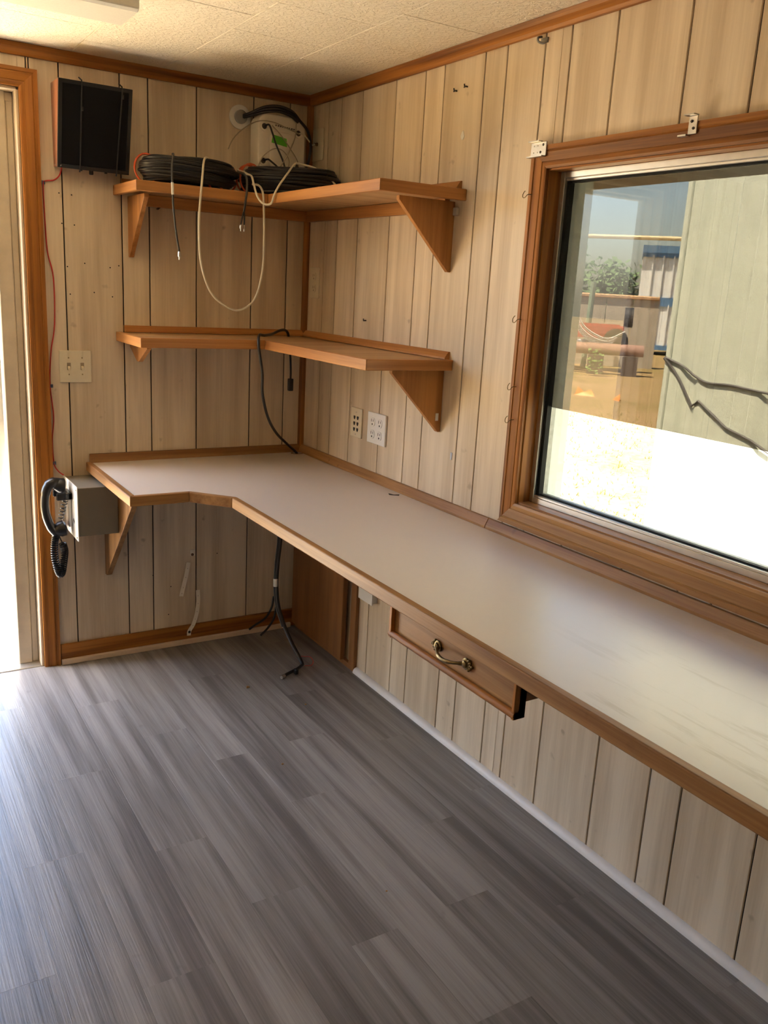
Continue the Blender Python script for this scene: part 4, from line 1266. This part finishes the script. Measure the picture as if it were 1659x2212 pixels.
def ybox(mb, r0, r1, d0, d1, z0, z1):
    return mb.hexa([yd(r0, d0, z0), yd(r1, d0, z0), yd(r1, d1, z0), yd(r0, d1, z0), yd(r0, d0, z1), yd(r1, d0, z1), yd(r1, d1, z1), yd(r0, d1, z1)])


CABW = plain('cabin_white', (0.72, 0.74, 0.72), 0.5)
CABB = plain('cabin_blue', (0.10, 0.20, 0.34), 0.5)
for nm, lab, z0 in (('lower', 'lower white site cabin with blue rails far across the yard', -0.66), ('upper', 'upper white site cabin stacked on another across the yard', 1.55)):
    t = thing('site_cabin', yd(1.6, 44, z0), lab, 'cabin', 'stacked site cabins')
    ybox(MB(), 0.32, 6.0, 44.0, 46.4, z0 + 0.22, z0 + 2.02).build('cabin_wall', CABW, t)
    ybox(MB(), 0.28, 6.04, 43.92, 46.45, z0, z0 + 0.22).build('bottom_rail', CABB, t)
    ybox(MB(), 0.28, 6.04, 43.92, 46.45, z0 + 2.02, z0 + (2.21 if nm == 'lower' else 2.55)).build('top_rail', CABB, t)
    for k_ in range(8):
        r0 = 0.75 + 0.47 * k_
        ybox(MB(), r0, r0 + 0.06, 43.90, 44.0, z0 + 0.22, z0 + 2.10).build('batten', CABW, t)
cabin = [o for o in bpy.data.objects if o.name.startswith('site_cabin')][0]
tx = bpy.data.curves.new('cabin_lettering', 'FONT')
tx.body = 'LOWAY'
tx.size = 0.16
tx.extrude = 0.004
tmp = bpy.data.objects.new('lettering_curve', tx)
COL.objects.link(tmp)
bpy.context.view_layer.update()
tme = bpy.data.meshes.new_from_object(tmp.evaluated_get(bpy.context.evaluated_depsgraph_get()))
bpy.data.objects.remove(tmp)
tme.materials.clear()
tme.materials.append(SLOT)
to = bpy.data.objects.new('cabin_lettering', tme)
COL.objects.link(to)
to.parent = cabin
to.location = yd(1.72, 43.98, 1.0) - ORG[cabin.name]
to.rotation_euler = (R(90), 0, -YH)
bp_ = MB().tube([yd(-4.5, 43.6, 4.36), yd(6.5, 43.6, 4.44)], 0.10, 8).build('long_beam', plain('yellow_beam', (0.62, 0.52, 0.30), 0.5), org=yd(1, 43.6, 4.4))
tag(bp_, 'pale yellow beam lying along the top of the stacked cabins', 'beam')
fn = thing('yard_fence', yd(-3, 34, ZG), 'tan sheet fence with a rusty top rail across the yard', 'fence')
for k_ in range(9):
    ybox(MB(), -7.5 + k_ * 0.95, -6.57 + k_ * 0.95, 34.0, 34.06, ZG, 1.62).build('fence_panel', plain('tan_sheet', (0.40, 0.35, 0.27), 0.7, noise=0.06, scale=2), fn)
MB().tube([yd(-7.6, 33.95, 1.68), yd(1.0, 33.95, 1.64)], 0.07, 6).build('top_rail', plain('rusty_rail', (0.52, 0.33, 0.17), 0.7), fn)
pp = MB().tube([yd(-6, 30, -0.10), yd(0.6, 30, -0.08)], 0.19, 12).build('steel_pipe', plain('rust_pipe', (0.30, 0.17, 0.12), 0.7, noise=0.15, scale=2), smooth=True, org=yd(-2, 30, -0.1))
tag(pp, 'long rusty brown pipe lying above the ground on blocks', 'pipe')
bl = thing('pipe_block', yd(-2.6, 30, ZG), 'dark timber blocking under the long rusty pipe', 'blocking')
for r_ in (-5.2, -2.6, -0.9, 0.2):
    ybox(MB(), r_ - 0.25, r_ + 0.25, 29.7, 30.3, ZG, -0.30).build('timber', plain('dark_timber', (0.09, 0.065, 0.05), 0.8), bl)
tr = thing('red_trailer', yd(-0.8, 31.5, ZG), 'red flat trailer with a dark wheel behind the pipe', 'trailer')
ybox(MB(), -2.6, -0.12, 31.0, 32.5, 0.22, 0.62).build('trailer_deck', plain('trailer_red', (0.38, 0.05, 0.035), 0.5), tr)
for r_ in (-2.2, -0.35):
    MB().lathe(yd(r_, 30.95, 0.15), YFWD, [(0, 0.42), (0.22, 0.42)], 20).build('wheel', RUBBER, tr)
MB().lathe(yd(-0.15, 31.4, 0.95), YRT, [(0, 0.33), (0.3, 0.33)], 20).build('spare_wheel', RUBBER, tr)
ybox(MB(), -2.5, -0.25, 31.1, 31.2, 0.62, 0.70).build('side_rail', plain('trailer_red', (0.38, 0.05, 0.035)), tr)
hb = thing('hose_pile', yd(-1.2, 30.4, 0.1), 'sagging bundle of pale hoses slung over the red trailer', 'hoses')
rh = random.Random(4)
for k_ in range(14):
    o1 = rh.uniform(-0.10, 0.10)
    MB().tube(spline([yd(-1.72, 30.45, 0.95 + o1), yd(-1.45 + o1, 30.4, 0.50 + o1), yd(-1.0 + o1, 30.35, 0.22 + o1 * 1.3), yd(-0.55, 30.35, 0.16 + o1 * 1.2), yd(-0.15 + o1, 30.45, 0.42 + o1)], 5), 0.018, 5).build('hose', plain(('hose_pale', 'hose_dark')[k_ % 2], ((0.62, 0.60, 0.55), (0.06, 0.06, 0.06))[k_ % 2], 0.5), hb)
bx_ = MB()
ybox(bx_, -3.2, -1.05, 30.5, 30.9, -0.28, 0.16)
bo = bx_.build('tool_crate', plain('grey_crate', (0.38, 0.40, 0.42), 0.5), bevel=0.02, org=yd(-2, 31, -0.2))
tag(bo, 'long grey crate lying behind the rusty pipe', 'crate')
po = MB().tube([yd(-1.42, 33, ZG), yd(-1.36, 33, 2.1)], 0.10, 8).build('green_post', plain('post_green', (0.20, 0.28, 0.20), 0.6), org=yd(-1.4, 33, ZG))
tag(po, 'green round post in front of the tan fence', 'post')


def tree(label, r, d, h_, cr, seed):
    t = thing('tree', yd(r, d, ZG), label, 'tree', 'trees beyond the fence')
    MB().tube([yd(r, d, ZG), yd(r + 0.1, d, ZG + h_ * 0.55)], [0.22, 0.12], 8).build('trunk', plain('bark', (0.12, 0.09, 0.06), 0.9), t)
    rn = random.Random(seed)
    mb = MB()
    for i in range(900):
        u, v, w_ = rn.gauss(0, 0.42), rn.gauss(0, 0.42), rn.gauss(0, 0.36)
        p = yd(r + u * cr, d + v * cr, ZG + h_ * 0.68 + w_ * h_ * 0.55)
        s_ = 0.22
        a = Vector((rn.uniform(-1, 1), rn.uniform(-1, 1), rn.uniform(-1, 1))).normalized() * s_
        b = a.orthogonal().normalized() * s_ * 0.6
        mb.add([p - a, p + b, p + a, p - b], [(0, 1, 2, 3)])
    c_ = mb.build('crown', plain('leaf_green', (0.09, 0.16, 0.06), 0.7, noise=0.3, scale=0.6), t)
    c_['kind'] = 'stuff'


tree('round green tree behind the left part of the fence', -3.6, 52, 4.6, 1.6, 1)
tree('dark green tree directly behind the tan fence', -1.2, 47, 3.9, 1.1, 2)
tree('small green tree next to the stacked cabins', -0.35, 54, 3.7, 0.9, 3)
wd = thing('weed_plant', yd(-0.85, 29.0, ZG), 'tall leafy weed growing in front of the rusty pipe', 'plant')
MB().tube([yd(-0.85, 29, ZG), yd(-0.92, 29, -0.1)], 0.015, 5).build('stem', plain('weed_stem', (0.12, 0.17, 0.05), 0.8), wd)
rn = random.Random(9)
mb = MB()
for i in range(60):
    z = rn.uniform(ZG + 0.1, 0.02)
    p = yd(-0.88 + rn.uniform(-0.24, 0.24), 29 + rn.uniform(-0.2, 0.2), z)
    a = Vector((rn.uniform(-1, 1), rn.uniform(-1, 1), rn.uniform(-0.4, 0.4))).normalized() * 0.075
    b = a.orthogonal().normalized() * 0.04
    mb.add([p - a, p + b, p + a, p - b], [(0, 1, 2, 3)])
mb.build('leaves', plain('weed_green', (0.14, 0.22, 0.05), 0.7), wd)['kind'] = 'stuff'
OR = plain('orange_plastic', (0.85, 0.30, 0.06), 0.5)
fl = MB().add([yd(-1.10, 22.6, ZG), yd(-0.60, 22.5, ZG), yd(-1.02, 22.75, ZG), yd(-0.75, 22.75, ZG), yd(-1.03, 22.65, ZG + 0.22), yd(-0.70, 22.6, ZG + 0.16), yd(-0.88, 22.62, ZG + 0.09)],
               [(0, 4, 6), (0, 6, 1), (6, 5, 1), (2, 3, 5), (2, 5, 6), (2, 6, 4), (0, 2, 4), (1, 5, 3), (0, 1, 3, 2)]).build('orange_cover', OR, org=yd(-0.85, 22.6, ZG))
tag(fl, 'crumpled orange sheet with two peaks lying on the grass', 'sheet')
fl = MB().add([yd(-0.16, 22.2, ZG), yd(0.02, 21.9, ZG), yd(0.03, 22.3, ZG), yd(0.01, 22.0, ZG + 0.17)], [(0, 1, 3), (1, 2, 3), (2, 0, 3), (0, 2, 1)]).build('orange_marker', OR, org=yd(-0.05, 22.1, ZG))
tag(fl, 'small pointed orange marker on the grass beside the sheet', 'marker')

# unseen landing added outside the doorway to bounce sunlight onto the ceiling
ld = thing('bounce_landing', (-1.43, 0.85, ZG), 'added pale landing with two steps, bouncing sunlight in through the doorway', 'steps')
CONC = plain('bounce_concrete', (0.62, 0.57, 0.48), 0.85, noise=0.08, scale=6)
MB().box(-2.35, -0.75, 0.19, 1.75, ZG, -0.16).build('bounce_slab', CONC, ld, bevel=0.01)
MB().box(-2.35, -0.75, 1.75, 2.05, ZG, -0.40).build('bounce_step', CONC, ld, bevel=0.01)
MB().box(-2.35, -0.75, 2.05, 2.35, ZG, -0.64).build('bounce_step', CONC, ld, bevel=0.01)

# yard beyond the doorway: a pale fence and a field, lit by the sun
df = thing('yard_wall', (-6, 16, ZG), 'pale low block wall across the yard beyond the doorway', 'wall')
for k_ in range(12):
    MB().box(-16 + k_ * 1.52, -14.5 + k_ * 1.52, 16, 16.2, ZG, 0.55).build('wall_block', plain('pale_block', (0.55, 0.51, 0.44), 0.8, noise=0.06, scale=3), df)
